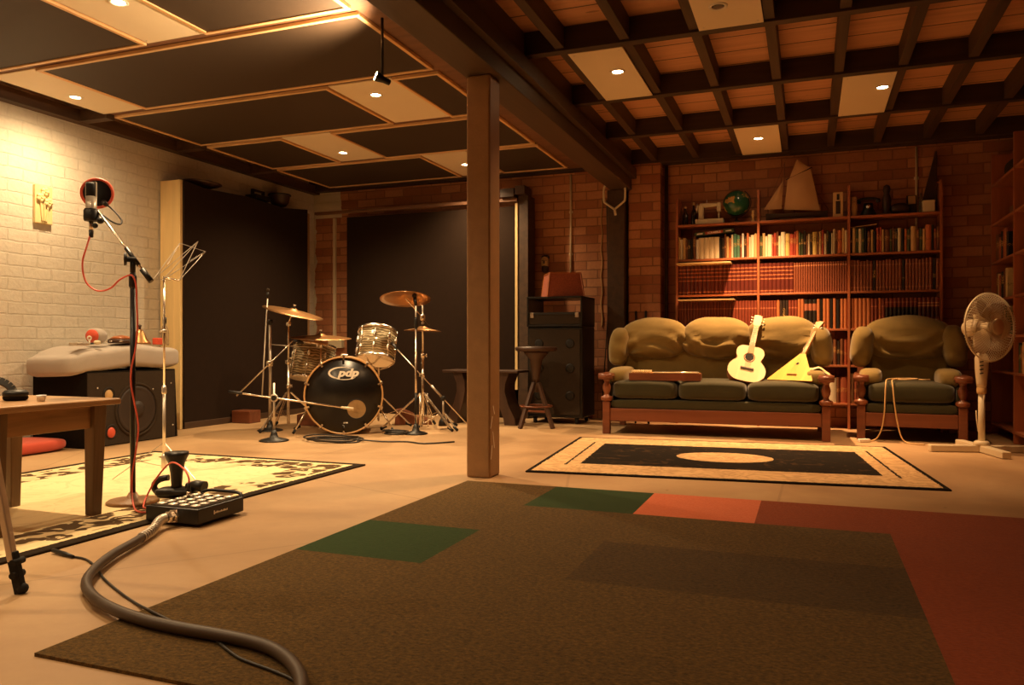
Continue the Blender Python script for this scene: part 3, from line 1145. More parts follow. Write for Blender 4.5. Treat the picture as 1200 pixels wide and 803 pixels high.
t = thing('headphones', 'big black headphones lying on the table corner', 'headphones', (-3.27, 2.33, 0.535), math.radians(75))
pts = [(0.10*math.cos(PI*k/16), 0.035+0.03*math.sin(PI*k/16), 0.035+0.062*math.sin(PI*k/16)) for k in range(17)]
mb = MB()
for i in range(16):
    mb.bar(pts[i], pts[i+1], 0.034, 0.010, 0, (0, -1, 0.6))
part('headband', mb, M['black'], t)
for s in (-1, 1):
    c = part('ear_cup', MB().lathe([(0.046, 0.018), (0.050, 0.024), (0.050, 0.036), (0.040, 0.046), (0.0, 0.048)], 26, 0, (s*0.095, 0.0, 0.0)), M['black'], t)
    part('ear_pad', MB().torus((s*0.095, 0.0, 0.0135), 0.036, 0.0135, (0, 0, 1), 26), M['fuzzblack'], c)
p = atz(37, 470, 0.535)
mb = MB().lathe([(0.014, 0.536), (0.019, 0.556), (0.020, 0.562), (0.016, 0.562), (0.014, 0.545), (0.0, 0.545)], 20, 0, (-3.10, 2.43, 0))
M['brightwhite'] = plain('bright_white_plastic', hexlin(250, 250, 255), 0.3, 0, 0.01)
solo('tealight_cup', mb, M['brightwhite'], 'tiny white cup on the table beside the headphones', 'cup')

# tripod at the left edge
t = thing('tripod', 'silver tripod standing at the left edge, one leg in view', 'tripod', (-2.56, 1.67, 0))
for k, a in enumerate((0.27, 0.27+2*PI/3, 0.27+4*PI/3)):
    d = V((math.cos(a), math.sin(a), 0))
    lg = part('leg', MB().bar(d*0.235+V((0, 0, 0.10)), d*0.03+V((0, 0, 1.15)), 0.026, 0.022, 0, (0, 0, 1), 0.004), M['steel'], t)
    mb = MB().bar(d*0.262+V((0, 0, 0.0)), d*0.232+V((0, 0, 0.13)), 0.024, 0.030, 0, (0, 0, 1), 0.004)
    mb.ball(d*0.268+V((0, 0, 0.017)), 0.017, 12)
    sd = V((-d.y, d.x, 0))
    for z in (0.06, 0.10):
        mb.cyl(d*0.25+sd*-0.024+V((0, 0, z)), d*0.25+sd*0.024+V((0, 0, z)), 0.011, None, 10)
    part('rubber_foot', mb, M['rubber'], lg)
part('hub', MB().lathe([(0.035, 1.10), (0.05, 1.13), (0.05, 1.18), (0.02, 1.20), (0.02, 1.30), (0.045, 1.31), (0.045, 1.33)], 20), M['black'], t)

# ------------------------------------------------------------------ microphone stand
B = V((-3.08, 2.90, RZ))
t = thing('microphone_stand', 'tall black microphone stand with boom arm and round base', 'microphone stand', B)


def L_(px, py, D=3.80):
    return atD(px, py, D)-B


BD = (FW*FW.dot(B)+RT*RT.dot(B))
DD = FW.dot(B)
part('base', MB().lathe([(0.115, 0), (0.12, 0.006), (0.11, 0.016), (0.03, 0.026), (0.018, 0.05)], 36), M['columnpaint'], t, 'round base plate')
top = L_(157, 300, DD)
part('pole', MB().cyl((0, 0, 0.02), (0, 0, 1.09), 0.0125, None, 14), M['blackmetal'], t)
part('inner_tube', MB().cyl((0, 0, 1.09), (0, 0, top.z), 0.009, None, 12), M['blackmetal'], t)
part('clutch', MB().lathe([(0.014, 1.045), (0.018, 1.055), (0.018, 1.10), (0.012, 1.12)], 16), M['black'], t)
P0, P1 = L_(121, 247, DD), L_(184, 330, DD)
piv = P0.lerp(P1, 0.655)
P0 += V((0, 0, 0))
off = V((0, 0, top.z))-piv
off.z = 0
P0 += off
P1 += off
piv = P0.lerp(P1, 0.655)
part('boom_arm', MB().cyl(P0, P1, 0.0055, None, 10), M['chrome'], t, 'chrome boom arm')
dv = (P1-P0).normalized()
part('boom_sleeve', MB().cyl(piv-dv*0.055, piv+dv*0.05, 0.0105, None, 12), M['blackmetal'], t)
part('counterweight', MB().cyl(P1-dv*0.075, P1, 0.0135, None, 14), M['black'], t)
tl = RT*-1
part('pivot_knob', MB().lathe([(0.012, -0.02), (0.014, 0.02), (0.030, 0.022), (0.032, 0.034), (0.0, 0.036)], 18, 0, piv+V((0, 0, -0.012))-FW*0.01, (RT*-1-FW*0.5)), M['black'], t)
part('pivot_block', MB().cyl(piv+V((0, 0, -0.075)), piv, 0.013, None, 12), M['black'], t)

# condenser microphone, its suspension clamp; pop shield
mc = atD(112, 252, DD)+off
t = thing('condenser_microphone', 'silver studio microphone held upright in front of the red pop shield', 'microphone', atD(113.5, 246, DD)+off)
part('body', MB().lathe([(0.0, -0.03), (0.018, -0.03), (0.022, -0.02), (0.0245, 0.0), (0.0245, 0.065)], 24), M['satin'], t)
mb = MB()
mb.lathe([(0.0235, 0.065), (0.0235, 0.12), (0.0195, 0.132), (0.0, 0.133)], 24)
part('grille', mb, M['mesh'], t, 'black mesh grille')
mb = MB()
for s in (-1, 1):
    mb.bar((s*0.0245*RT.x, s*0.0245*RT.y, 0.06), (s*0.0245*RT.x, s*0.0245*RT.y, 0.132), 0.004, 0.010, 0, FW)
mb.bar(RT*-0.0245+V((0, 0, 0.134)), RT*0.0245+V((0, 0, 0.134)), 0.010, 0.004)
part('guard_frame', mb, M['satin'], t)
mb = MB().lathe([(0.031, -0.055), (0.034, -0.045), (0.034, -0.005), (0.029, 0.004)], 20)
part('clamp', mb, M['black'], t)
mb = MB().lathe([(0.009, -0.10), (0.0105, -0.05)], 14)
mb.lathe([(0.007, -0.135), (0.010, -0.13), (0.011, -0.10), (0.009, -0.099)], 14, 1)
part('plug', mb, [M['chrome'], M['black']], t)
mb = MB().ball(RT*0.055+V((0, 0, -0.055))-FW*0.02, 0.017, 14)
mb.ball(RT*0.03+V((0, 0, -0.08))-FW*0.02, 0.013, 14)
mb.tube([V((0.0, 0, -0.04)), RT*0.05+V((0, 0, -0.05))], 0.012, 10)
part('swivel_knob', mb, M['black'], t)

ps = atD(111, 223, DD)+off+FW*0.075
t = thing('pop_shield', 'round coral red rimmed black mesh pop shield on the microphone stand', 'pop shield', ps)
nrm = (FW*1.0+RT*-0.35).normalized()
part('rim', MB().torus((0, 0, 0), 0.070, 0.007, nrm, 44, 10), M['coral'], t)
mb = MB().lathe([(0.0, 0.001), (0.068, 0.001), (0.068, -0.001), (0.0, -0.001)], 40, 0, (0, 0, 0), nrm)
part('mesh_screen', mb, M['mesh'], t)
g = [atD(x, y, d)+off-ps for x, y, d in ((129, 238, DD+0.07), (140, 247, DD+0.06), (149, 258, DD+0.04), (147, 263, DD+0.02), (138, 260, DD+0.0), (127, 252, DD-0.005))]
part('gooseneck', MB().tube(spline(g, 6), 0.0042, 8), M['black'], t)
part('neck_joint', MB().lathe([(0.011, -0.016), (0.013, 0), (0.010, 0.018)], 12, 0, g[0], g[1]-g[0]), M['black'], t)

# red cable from microphone to stage box
K = [(113.2, 273), (108, 290), (103.5, 306), (104.5, 322), (110, 334), (122, 341), (136, 338), (147, 328), (152, 322.5), (156.5, 325), (159.5, 335), (160.5, 360), (161, 385), (158.5, 410), (154, 432), (153.5, 450), (157, 470), (161, 490), (162, 505), (159, 530), (155, 555), (154.5, 575)]
pts = []
for i, (x, y) in enumerate(K):
    d = DD - (0.0 if i == 0 else (0.02 if i < 8 else 0.03))
    pts.append(atD(x, y, d)+off*(1 if i < 8 else 0))
for x, y in ((157, 594), (163, 600), (176, 600), (190, 596), (204, 592), (209, 589), (200, 588), (186, 591), (174, 595), (168, 594)):
    q = atz(x, y, 0.018)
    pts.append(q)
box = thing('stage_box', 'black multicore stage box full of round sockets on the rug edge', 'stage box', (-2.565, 2.765, 0), math.radians(2))
plug = V((-2.64, 2.80, 0.089))
p1 = plug + V((0, 0, 0.055))
for x, y, z in ((-2.99, 2.90, 0.05), (-2.92, 2.90, 0.15), (-2.80, 2.86, 0.225), (-2.69, 2.82, 0.21)):
    pts.append(V((x, y, z)))
pts.append(p1+V((0, 0, 0.03)))
pts.append(p1)
solo('microphone_cable', MB().tube(spline(pts, 7), 0.0042, 8), M['redcable'], 'coral red cable from the studio microphone down to the stage box', 'cable')

# stage box (long side along Y)
part('case', MB().box(-0.14, 0.14, -0.15, 0.15, 0.014, 0.080, 0, 0.005), M['blackmetal'], box)
part('socket_plate', MB().box(-0.125, 0.125, -0.135, 0.135, 0.080, 0.083), M['speakergrey'], box)
for i in range(4):
    for j in range(5):
        x, y = -0.09+i*0.06, -0.105+j*0.0525
        s = part('socket', MB().lathe([(0.021, 0.083), (0.021, 0.087), (0.014, 0.087), (0.013, 0.084), (0.0, 0.084)], 18, 0, (x, y, 0)), M['steel'], box)
for sx in (-1, 1):
    for sy in (-1, 1):
        part('rubber_foot', MB().lathe([(0.014, 0.0105), (0.014, 0.015)], 12, 0, (sx*0.115, sy*0.125, 0)), M['rubber'], box)
mb = MB().tube(spline([(-0.12, 0.155, 0.05), (-0.10, 0.175, 0.088), (0.0, 0.178, 0.094), (0.10, 0.175, 0.088), (0.12, 0.155, 0.05)], 5), 0.008, 8)
part('carry_handle', mb, M['black'], box)
# unreadable white maker's strokes on the long side
mb = MB()
random.seed(3)
mb.box(0.1395, 0.1408, -0.052, -0.046, 0.040, 0.057)
y = -0.043
for k in range(11):
    w = 0.0045
    h = random.choice((0.006, 0.006, 0.009))
    mb.box(0.1395, 0.1408, y, y+w, 0.043, 0.043+h)
    y += 0.0075
mb.box(0.1395, 0.1406, -0.043, y-0.003, 0.046, 0.0475)
part('maker_mark', mb, M['logowhite'], box, 'white maker mark')
gl = V((0.02, -0.15, 0.047))
mb = MB().lathe([(0.030, 0.0), (0.030, 0.012), (0.024, 0.014), (0.026, 0.035), (0.018, 0.045)], 6, 0, gl, (-0.1, -1, 0), smooth=False)
part('cable_gland', mb, M['chrome'], box)
# red cable plug on box
t = thing('cable_plug', 'black and silver plug of the red cable standing in the stage box', 'plug', plug-V((0, 0, 0.0025)))
part('shell', MB().lathe([(0.009, 0), (0.0095, 0.025)], 14), M['chrome'], t)
part('boot', MB().lathe([(0.0095, 0.025), (0.009, 0.045), (0.005, 0.065)], 14), M['black'], t)

# multicore cable
RC = 0.0165
g0 = box.matrix_basis @ (gl+V((-0.0, -0.04, 0)))
mp = [g0, g0+V((-0.005, -0.04, -0.004))]
for x, y in ((178, 622), (158, 635), (132, 650), (110, 668), (101, 684), (110, 700), (135, 716), (170, 728), (210, 737), (250, 744), (290, 752), (318, 761), (338, 774), (350, 790), (354, 806), (352, 830), (340, 862)):
    q = atz(x, y, RC+0.010)
    if 1.3 < q.y < 4.1 and q.x > -1.85:
        q.z = RC+0.012
    mp.append(q)
sp = spline(mp, 8)
t = thing('multicore_cable', 'thick dark multicore cable curving from stage box over carpet', 'cable', (g0.x, g0.y, 0))
o0 = V((g0.x, g0.y, 0))
for q in sp[16:]:
    pass
rad = [0.0145 if i < 20 else RC for i in range(len(sp))]
part('cable', MB().tube([q-o0 for q in sp], rad, 12), M['multicore'], t)
mb = MB()
for k in range(3, 22):
    q = sp[k]
    tg = (sp[k+1]-sp[k-1])
    mb.torus(q-o0, 0.0175, 0.0035, tg, 14, 6)
part('spring_sleeve', mb, M['steel'], t, 'steel spring sleeve')

# thin cable with plug that runs along it
tp = [atz(x, y, 0.006) for x, y in ((84, 652), (100, 655), (112, 664), (122, 678), (138, 692), (158, 706), (178, 720))]
tp2 = [atz(x, y, 0.016) for x, y in ((228, 742), (250, 748), (266, 760), (280, 770), (300, 778), (322, 786), (345, 797), (352, 812))]
allp = tp+[atz(200, 732, 0.004)]+[q for q in tp2]
for q in allp:
    if q.x > -1.84:
        q.z = 0.0135
    else:
        q.z = 0.0045
t = thing('thin_cable', 'thin black lead with plug beside the thick multicore cable', 'cable', (tp[0].x, tp[0].y, 0))
o0 = V((tp[0].x, tp[0].y, 0))
part('lead', MB().tube([q-o0 for q in spline(allp, 8)], 0.0042, 7), M['blackcable'], t)
e0, e1 = atz(62, 645, 0.012), atz(86, 652.5, 0.008)
part('plug', MB().tube([e0-o0, e0.lerp(e1, 0.6)-o0, e1-o0], [0.008, 0.0085, 0.005], 10), M['black'], t)

# dark things behind the stand base
hb = V((-3.00, 3.10, RZ))
t = thing('pedestal_mount', 'black flared pedestal clamp standing behind the round stand base', 'clamp', hb, math.radians(20))
part('stem', MB().lathe([(0.030, 0.03), (0.026, 0.06), (0.030, 0.12), (0.040, 0.17), (0.058, 0.21), (0.058, 0.225), (0.0, 0.226)], 24), M['black'], t)
mb = MB().sup((0, 0, 0.024), (0.20, 0.12, 0.046), 0.6, 0.5, 24, 12)
part('foot', mb, M['black'], t)
part('side_lever', MB().tube([(0.06, 0.0, 0.05), (0.11, -0.02, 0.06), (0.155, -0.03, 0.052)], [0.022, 0.026, 0.03], 14), M['black'], t)
mb = MB()
pts = [(-0.05-0.075*math.sin(PI*k/10), 0.02, 0.066+0.045*math.cos(PI*k/10)-0.02) for k in range(11)]
mb.tube(pts, 0.016, 10)
part('grip_loop', mb, M['black'], t)

# ------------------------------------------------------------------ music stand
B = V((-3.53, 3.55, RZ))
t = thing('music_stand', 'folding silver music stand with open wire desk', 'music stand', B)
D2 = FW.dot(B)
part('lower_tube', MB().cyl((0, 0, 0.08), (0, 0, 0.50), 0.009, None, 12), M['steel'], t)
part('upper_tube', MB().cyl((0, 0, 0.50), (0, 0, 1.15), 0.0062, None, 12), M['chrome'], t)
part('collar', MB().lathe([(0.012, 0.48), (0.014, 0.49), (0.014, 0.515), (0.009, 0.53)], 14), M['steel'], t)
mb = MB().lathe([(0.012, 0.84), (0.012, 0.86)], 12)
mb.tube([(0, 0, 0.85), RT*-0.03+V((0, 0, 0.845))], 0.004, 8)
part('thumb_screw', mb, M['steel'], t)
part('leg_hub', MB().lathe([(0.014, 0.045), (0.016, 0.05), (0.016, 0.11), (0.011, 0.13)], 14), M['steel'], t)
for a in (0.35, 0.35+2*PI/3, 0.35+4*PI/3):
    d = V((math.cos(a-0.5), math.sin(a-0.5), 0))
    lg = part('leg', MB().bar(d*0.01+V((0, 0, 0.19)), d*0.27+V((0, 0, 0.004)), 0.007, 0.004), M['steel'], t)
    part('leg_brace', MB().bar(d*0.012+V((0, 0, 0.06)), d*0.14+V((0, 0, 0.098)), 0.006, 0.003), M['steel'], lg)


def m_(px, py, dd=0.0):
    return atD(px, py, D2+dd)-B


mb = MB()
F = {'a': m_(180, 327, -0.05), 'b': m_(190, 329, -0.05), 'c': m_(211, 285, 0.08), 'd': m_(241, 295, 0.12), 'e': m_(210, 329, 0.0), 'f': m_(232, 283, 0.10), 'g': m_(196, 310, 0), 'h': m_(222, 306, 0.05)}
for a, b in (('a', 'c'), ('c', 'd'), ('d', 'e'), ('e', 'a'), ('b', 'd'), ('b', 'f'), ('a', 'f'), ('e', 'f'), ('g', 'c'), ('h', 'd')):
    mb.bar(F[a], F[b], 0.005, 0.003)
part('wire_desk', mb, M['steel'], t)
mb = MB().tube([(0, 0, 1.14), F['b'].lerp(F['g'], 0.2), F['e']], 0.006, 8)
part('desk_bracket', mb, M['chrome'], t)
EXPO = 0.75
# ------------------------------------------------------------------ drum kit
UP = V((0, 0, 1))
GH = 'cymbals of the drum kit'
GM = 'stands around the drum kit'


def tri_legs(t, top, spread, foot_z=0.0, rot=0.3, brace=True, r=0.007, double=False):
    """three hinged stand legs: each a part with its rubber foot"""
    for k in range(3):
        a = rot+2*PI*k/3
        d = V((math.cos(a), math.sin(a), 0))
        sd = V((-d.y, d.x, 0))
        mb = MB()
        for s in ((-1, 1) if double else (0,)):
            mb.bar(d*0.02+sd*0.008*s+V((0, 0, top)), d*spread+sd*0.008*s+V((0, 0, 0.018)), 0.006 if double else 0.011, 0.014, 0, UP, 0.002)
        if brace:
            mb.bar(d*0.02+V((0, 0, top*0.35)), d*(spread*0.52)+V((0, 0, top*0.5)), 0.009, 0.006, 0)
        lg = part('leg', mb, M['chrome'], t)
        mb = MB().tube([d*(spread-0.045)+V((0, 0, 0.036)), d*(spread+0.012)+V((0, 0, 0.0135))], [0.012, 0.0135], 10)
        part('rubber_foot', mb, M['rubber'], lg)


def collar(t, z, r=0.016, a=0.0):
    mb = MB().lathe([(r*0.75, z-0.022), (r, z-0.018), (r, z+0.018), (r*0.75, z+0.022)], 14)
    d = V((math.cos(a), math.sin(a), 0))
    mb.cyl(V((0, 0, z)), d*0.034+V((0, 0, z)), 0.005)
    mb.bar(d*0.034+V((0, 0, z-0.016)), d*0.034+V((0, 0, z+0.016)), 0.007, 0.012)
    part('wing_collar', mb, M['chrome'], t)


def cymbal(label, c, dia, nrm, nut=True):
    q = UP.rotation_difference(V(nrm).normalized()).to_matrix().to_4x4()
    q.translation = c
    t = thing('cymbal', label, 'cymbal', group=GH, M=q)
    R = dia/2
    prof = [(0.006, 0.022), (0.02, 0.021), (0.036, 0.014), (0.048, 0.006), (R*0.5, -0.004), (R*0.8, -0.014), (R, -0.022),
            (R, -0.0235), (R*0.8, -0.0155), (R*0.5, -0.0055), (0.048, 0.0045), (0.036, 0.0125), (0.02, 0.0195), (0.006, 0.0205)]
    part('bronze_disc', MB().lathe(prof, 56), M['brassy'], t)
    if nut:
        mb = MB().lathe([(0.015, 0.0235), (0.016, 0.034)], 14, 0)
        part('felt_washer', mb, M['speakergrey'], t)
        mb = MB().lathe([(0.004, 0.034), (0.004, 0.056)], 8)
        mb.bar((-0.014, 0, 0.05), (0.014, 0, 0.05), 0.007, 0.012)
        part('wing_nut', mb, M['chrome'], t)
    return t


def drum(name, label, cat, Mx, R, Lh, heads, lugs=8, group=None, hoopmat='chrome'):
    """drum with its axis along local z from 0 to Lh"""
    t = thing(name, label, cat, M=Mx, group=group)
    part('shell', MB().lathe([(R-0.006, 0.004), (R, 0.004), (R, Lh-0.004), (R-0.006, Lh-0.004)], 48), M['pearl'], t)
    for z, hm in ((0.0, heads[0]), (Lh, heads[1])):
        s = 1 if z > 0 else -1
        part('head', MB().lathe([(0.0, z+s*0.001), (R-0.002, z+s*0.001), (R+0.004, z-s*0.012)], 48), M[hm], t)
        mb = MB().lathe([(R+0.002, z-0.014), (R+0.009, z-0.014), (R+0.009, z+0.014), (R+0.002, z+0.014), (R+0.002, z-0.014)], 48)
        part('hoop', mb, M[hoopmat], t)
    for k in range(lugs):
        a = 2*PI*(k+0.5)/lugs
        mb = MB()
        x, y = (R+0.008)*math.cos(a), (R+0.008)*math.sin(a)
        mb.tube([(x, y, 0.01), (x, y, Lh-0.01)], 0.0032, 6)
        for z in (Lh*0.3, Lh*0.7):
            mb.sup((R*1.02*math.cos(a), R*1.02*math.sin(a), z), (0.03, 0.03, 0.06), 0.7, 0.7, 10, 8)
        for z in (-0.004, Lh-0.012):
            mb.sup(((R+0.009)*math.cos(a), (R+0.009)*math.sin(a), z+0.006), (0.016, 0.016, 0.03), 0.6, 0.6, 8, 6)
        part('tension_rod', mb, M['chrome'], t)
    return t


# bass drum, front head towards the camera
bc = V((-3.757, 5.79, 0.341))
fn = V((0.52, -0.854, 0)).normalized()
sx = UP.cross(fn).normalized()
bR, bL = 0.325, 0.42
Mb = frame(sx, UP, fn, bc-fn*bL)
t = thing('bass_drum', 'bass drum with black front head and white maker logo', 'drum', M=Mb)
part('shell', MB().lathe([(bR-0.008, 0.02), (bR, 0.02), (bR, bL-0.02), (bR-0.008, bL-0.02)], 64), M['pearl'], t)
hd = part('front_head', MB().lathe([(0.0, bL-0.012), (bR-0.004, bL-0.012), (bR+0.002, bL-0.03)], 64), M['blackhead'], t)
part('rear_head', MB().lathe([(0.0, 0.012), (bR-0.004, 0.012), (bR+0.002, 0.03)], 64), M['drumhead'], t)
for z in (0.0, bL-0.038):
    mb = MB().lathe([(bR+0.0, z), (bR+0.013, z), (bR+0.013, z+0.038), (bR+0.0, z+0.038), (bR, z)], 72)
    part('hoop', mb, M['hoop'], t, 'satin wood hoop')
for k in range(10):
    a = 2*PI*(k+0.5)/10
    c, s = math.cos(a), math.sin(a)
    mb = MB().bar((c*(bR+0.02), s*(bR+0.02), bL+0.004), (c*(bR-0.02), s*(bR-0.02), bL+0.004), 0.016, 0.006, 0, (0, 0, 1))
    mb.bar((c*(bR+0.02), s*(bR+0.02), bL-0.035), (c*(bR+0.02), s*(bR+0.02), bL+0.007), 0.016, 0.008, 0, (c, s, 0))
    mb.tube([(c*(bR+0.022), s*(bR+0.022), bL-0.03), (c*(bR+0.022), s*(bR+0.022), bL-0.13)], 0.0035, 6)
    mb.sup((c*(bR+0.012), s*(bR+0.012), bL-0.14), (0.03, 0.03, 0.06), 0.7, 0.7, 10, 8)
    part('claw_hook', mb, M['chrome'], t)
# pdp logo: lettering, sweeping oval
zf = bL-0.0112
lx, lyy = 0.0, 0.195


def arc(a0, a1, rx, ry, w0, w1, cx, cy, n=26):
    mb = MB()
    vs, fs = [], []
    for i in range(n+1):
        u = i/n
        a = math.radians(a0+(a1-a0)*u)
        w = (w0+(w1-w0)*u)
        w = w*math.sin(PI*min(1, max(0.04, u*0.96+0.02)))**0.5
        for s in (-0.5, 0.5):
            vs.append((cx+(rx+s*w)*math.cos(a), cy+(ry+s*w)*math.sin(a), zf+0.0004))
    for i in range(n):
        fs.append((2*i, 2*i+1, 2*i+3, 2*i+2))
    return mb.add(vs, fs)


mb = arc(42, 248, 0.112, 0.050, 0.005, 0.026, lx-0.012, lyy-0.002)
mb2 = arc(215, 320, 0.125, 0.058, 0.004, 0.009, lx+0.005, lyy-0.001)
mb.add(mb2.v, mb2.f)
tx = text_mb('pdp', 0.100, 0.0004, Matrix.Translation((lx+0.035, lyy-0.002, zf+0.0006)) @ Matrix.Diagonal((1.12, 0.92, 1, 1)), 0.0048, 0.28)
part('maker_logo', mb, M['logowhite'], hd, 'white sweeping oval logo')
part('logo_lettering', tx, M['logowhite'], hd, 'white slanted letters pdp')
mb = MB().lathe([(0.0, zf+0.0006), (0.012, zf+0.0006)], 16, 0, (0.004, -0.238, 0), sq=0.6)
mb.box(0.016, 0.034, -0.243, -0.233, zf, zf+0.0006)
part('small_badge', mb, M['logowhite'], hd, 'tiny white badge')
p = MB().lathe([(0.086, zf+0.0006), (0.086, zf+0.003), (0.080, zf+0.003), (0.080, zf+0.0006)], 40, 0, (0.108, -0.120, 0))
prt = part('port_ring', p, M['black'], hd)
part('port_patch', MB().lathe([(0.0, zf+0.001), (0.0805, zf+0.001)], 40, 0, (0.108, -0.120, 0)), M['tan'], hd, 'tan inside seen through round port')
for s in (-1, 1):
    a0 = V((s*0.30, -0.10, 0.30))
    wz = Mb.translation.z
    a1 = V((s*0.43, -wz+0.012, 0.36))
    sp = part('spur', MB().tube([a0, a1], [0.009, 0.007], 10), M['chrome'], t)
    part('rubber_foot', MB().tube([a1+(a0-a1).normalized()*0.035, a1], [0.012, 0.0115], 10), M['rubber'], sp)
    part('spur_bracket', MB().sup((s*0.312, -0.105, 0.30), (0.05, 0.08, 0.06), 0.6, 0.6, 14, 10), M['chrome'], t)
part('tom_mount', MB().sup((0, bR+0.012, bL*0.62), (0.07, 0.04, 0.06), 0.5, 0.5, 16, 10), M['chrome'], t)

# toms
ax = V((-0.20, 0.30, 1)).normalized()     # tipped towards the drummer
tc = atD(441, 406, 7.4)
q = UP.rotation_difference(V((0.10, 0.30, 1)).normalized() * 1).to_matrix().to_4x4()
tt = V((-0.10, 0.36, 1)).normalized()
xx = V((1, 0, 0)).cross(tt).cross(V((1, 0, 0)))
yx = tt.cross(V((1, 0, 0))).normalized()
Mt = frame(yx.cross(tt), yx, tt, tc-tt*0.135)
tm = drum('tom_drum', 'pearl tom drum on a tripod basket stand right of bass drum', 'drum', Mt, 0.175, 0.285, ('drumhead', 'logowhite'), 8, 'tom drums of the drum kit')
tc2 = atD(366, 426, 7.5)
tt2 = V((0.04, 0.22, 1)).normalized()
yx = tt2.cross(V((1, 0, 0))).normalized()
Mt2 = frame(yx.cross(tt2), yx, tt2, tc2-tt2*0.15)
tm2 = drum('tom_drum', 'pearl tom drum left of bass drum under the wide cymbal', 'drum', Mt2, 0.195, 0.32, ('drumhead', 'logowhite'), 8, 'tom drums of the drum kit')
inv = Mt2.inverted()

# basket stand for the right tom
pb = V((Mt.translation.x+0.02, Mt.translation.y+0.03, 0))
t = thing('tom_stand', 'chrome tripod basket stand carrying the right tom drum', 'stand', pb, 0, GM)
zb = Mt.translation.z-0.075
part('pole', MB().cyl((0, 0, 0.06), (0, 0, zb), 0.011, None, 12), M['chrome'], t)
collar(t, 0.33, a=2.6)
mb = MB()
for k in range(3):
    a = 0.5+2*PI*k/3
    d = V((math.cos(a), math.sin(a), 0))
    e = Mt @ V((0.178*math.cos(a), 0.178*math.sin(a), -0.018))-pb
    mb.tube([V((0, 0, zb-0.02)), d*0.09+V((0, 0, zb+0.005)), e], 0.007, 8)
part('basket_arms', mb, M['chrome'], t)
tri_legs(t, 0.30, 0.30, rot=0.546, double=True)

# left cymbal stand
b1 = V((-4.48, 5.99, 0))
t = thing('cymbal_stand', 'chrome tripod stand holding the tilted cymbal at the left of the kit', 'stand', b1, 0, GM)
cc = atD(344, 364, 7.12)
part('pole', MB().cyl((0, 0, 0.05), (0, 0, 0.62), 0.0135, None, 14), M['chrome'], t)
part('upper_tube', MB().cyl((0, 0, 0.62), (0, 0, 0.965), 0.0095, None, 12), M['chrome'], t)
collar(t, 0.62, 0.02, 2.9)
collar(t, 0.40, 0.02, 0.2)
n1 = V((0.27, 0.0, 1)).normalized()
arm1 = cc-b1-n1*0.004
part('tilter', MB().tube([V((0, 0, 0.955)), V((0.0, 0, 0.985)), arm1.lerp(V((0, 0, 0.98)), 0.4), arm1], 0.007, 10), M['chrome'], t)
part('tilter_knob', MB().sup((0.0, 0, 0.97), (0.05, 0.03, 0.04), 0.6, 0.6, 14, 10), M['chrome'], t)
m2 = Mt2 @ V((-0.185, 0.0, 0.20))-b1
part('tom_arm', MB().tube([V((0, 0, m2.z)), V((0.05, 0, m2.z)), m2], 0.008, 10), M['chrome'], t)
tri_legs(t, 0.34, 0.36, rot=0.45, double=True)
cymbal('tilted bronze cymbal highest on the left side of the kit', cc, 0.55, n1)

# wide cymbal above the left tom, own stand behind
cc = atD(376, 393.5, 7.25)
b2 = V((cc.x, cc.y, 0))
t = thing('cymbal_stand', 'chrome stand behind the left tom holding the wide flat cymbal', 'stand', b2, 0, GM)
part('pole', MB().cyl((0, 0, 0.05), (0, 0, cc.z-0.005), 0.0105, None, 12), M['chrome'], t)
collar(t, cc.z-0.09, 0.018, 4.0)
part('cross_arm', MB().tube([V((0, 0, cc.z-0.115)), atD(318, 404, 7.2)-b2], 0.005, 8), M['steel'], t)
tri_legs(t, 0.30, 0.25, rot=2.11)
cymbal('wide flat bronze cymbal over the left tom drum', cc, 0.56, (0.06, -0.06, 1))

# right cymbal stand: carries two cymbals
b3 = V((-3.34, 6.46, 0))
t = thing('cymbal_stand', 'tall chrome tripod stand with boom holding two cymbals right of bass drum', 'stand', b3, 0, GM)
D3 = FW.dot(b3)
part('pole', MB().cyl((0, 0, 0.05), (0, 0, 0.68), 0.0135, None, 14), M['chrome'], t)
part('upper_tube', MB().cyl((0, 0, 0.68), (0, 0, 1.18), 0.0095, None, 12), M['chrome'], t)
collar(t, 0.68, 0.02, 0.4)
collar(t, 0.50, 0.02, 3.0)
ca = atD(475, 348, 6.95)
nA = V((-0.12, 0.24, 1)).normalized()
pv = V((0, 0, 1.03))
e1 = ca-nA*0.012-b3
dv = (e1-pv).normalized()
part('boom_arm', MB().cyl(pv-dv*0.14, e1, 0.0065, None, 10), M['chrome'], t)
part('boom_clamp', MB().sup(pv, (0.05, 0.05, 0.06), 0.6, 0.6, 14, 10), M['chrome'], t)
mb = MB()
for k in range(3):
    a = 0.6+2*PI*k/3
    d = V((math.cos(a), math.sin(a), 0))
    mb.tube([d*0.045+V((0, 0, 0.33)), d*0.05+V((0, 0, 0.02))], 0.007, 8)
part('inner_struts', mb, M['chrome'], t)
tri_legs(t, 0.33, 0.38, rot=-0.35, double=True)
cymbal('high bronze cymbal tipped to show its underside, right of the kit', ca, 0.45, nA)
cb = atD(500, 385, FW.dot(b3))
cymbal('small thin cymbal lower on the right stand behind the black pole', V((b3.x, b3.y, cb.z)), 0.345, (0.02, 0.03, 1))


def mic_stand(label, base, top, Rb=0.10, cat='microphone stand'):
    t = thing('microphone_stand', label, cat, base, 0, GM)
    part('base', MB().lathe([(Rb, 0), (Rb+0.004, 0.006), (Rb-0.01, 0.014), (0.035, 0.03), (0.026, 0.06), (0.016, 0.09)], 32), M['black'], t)
    return t


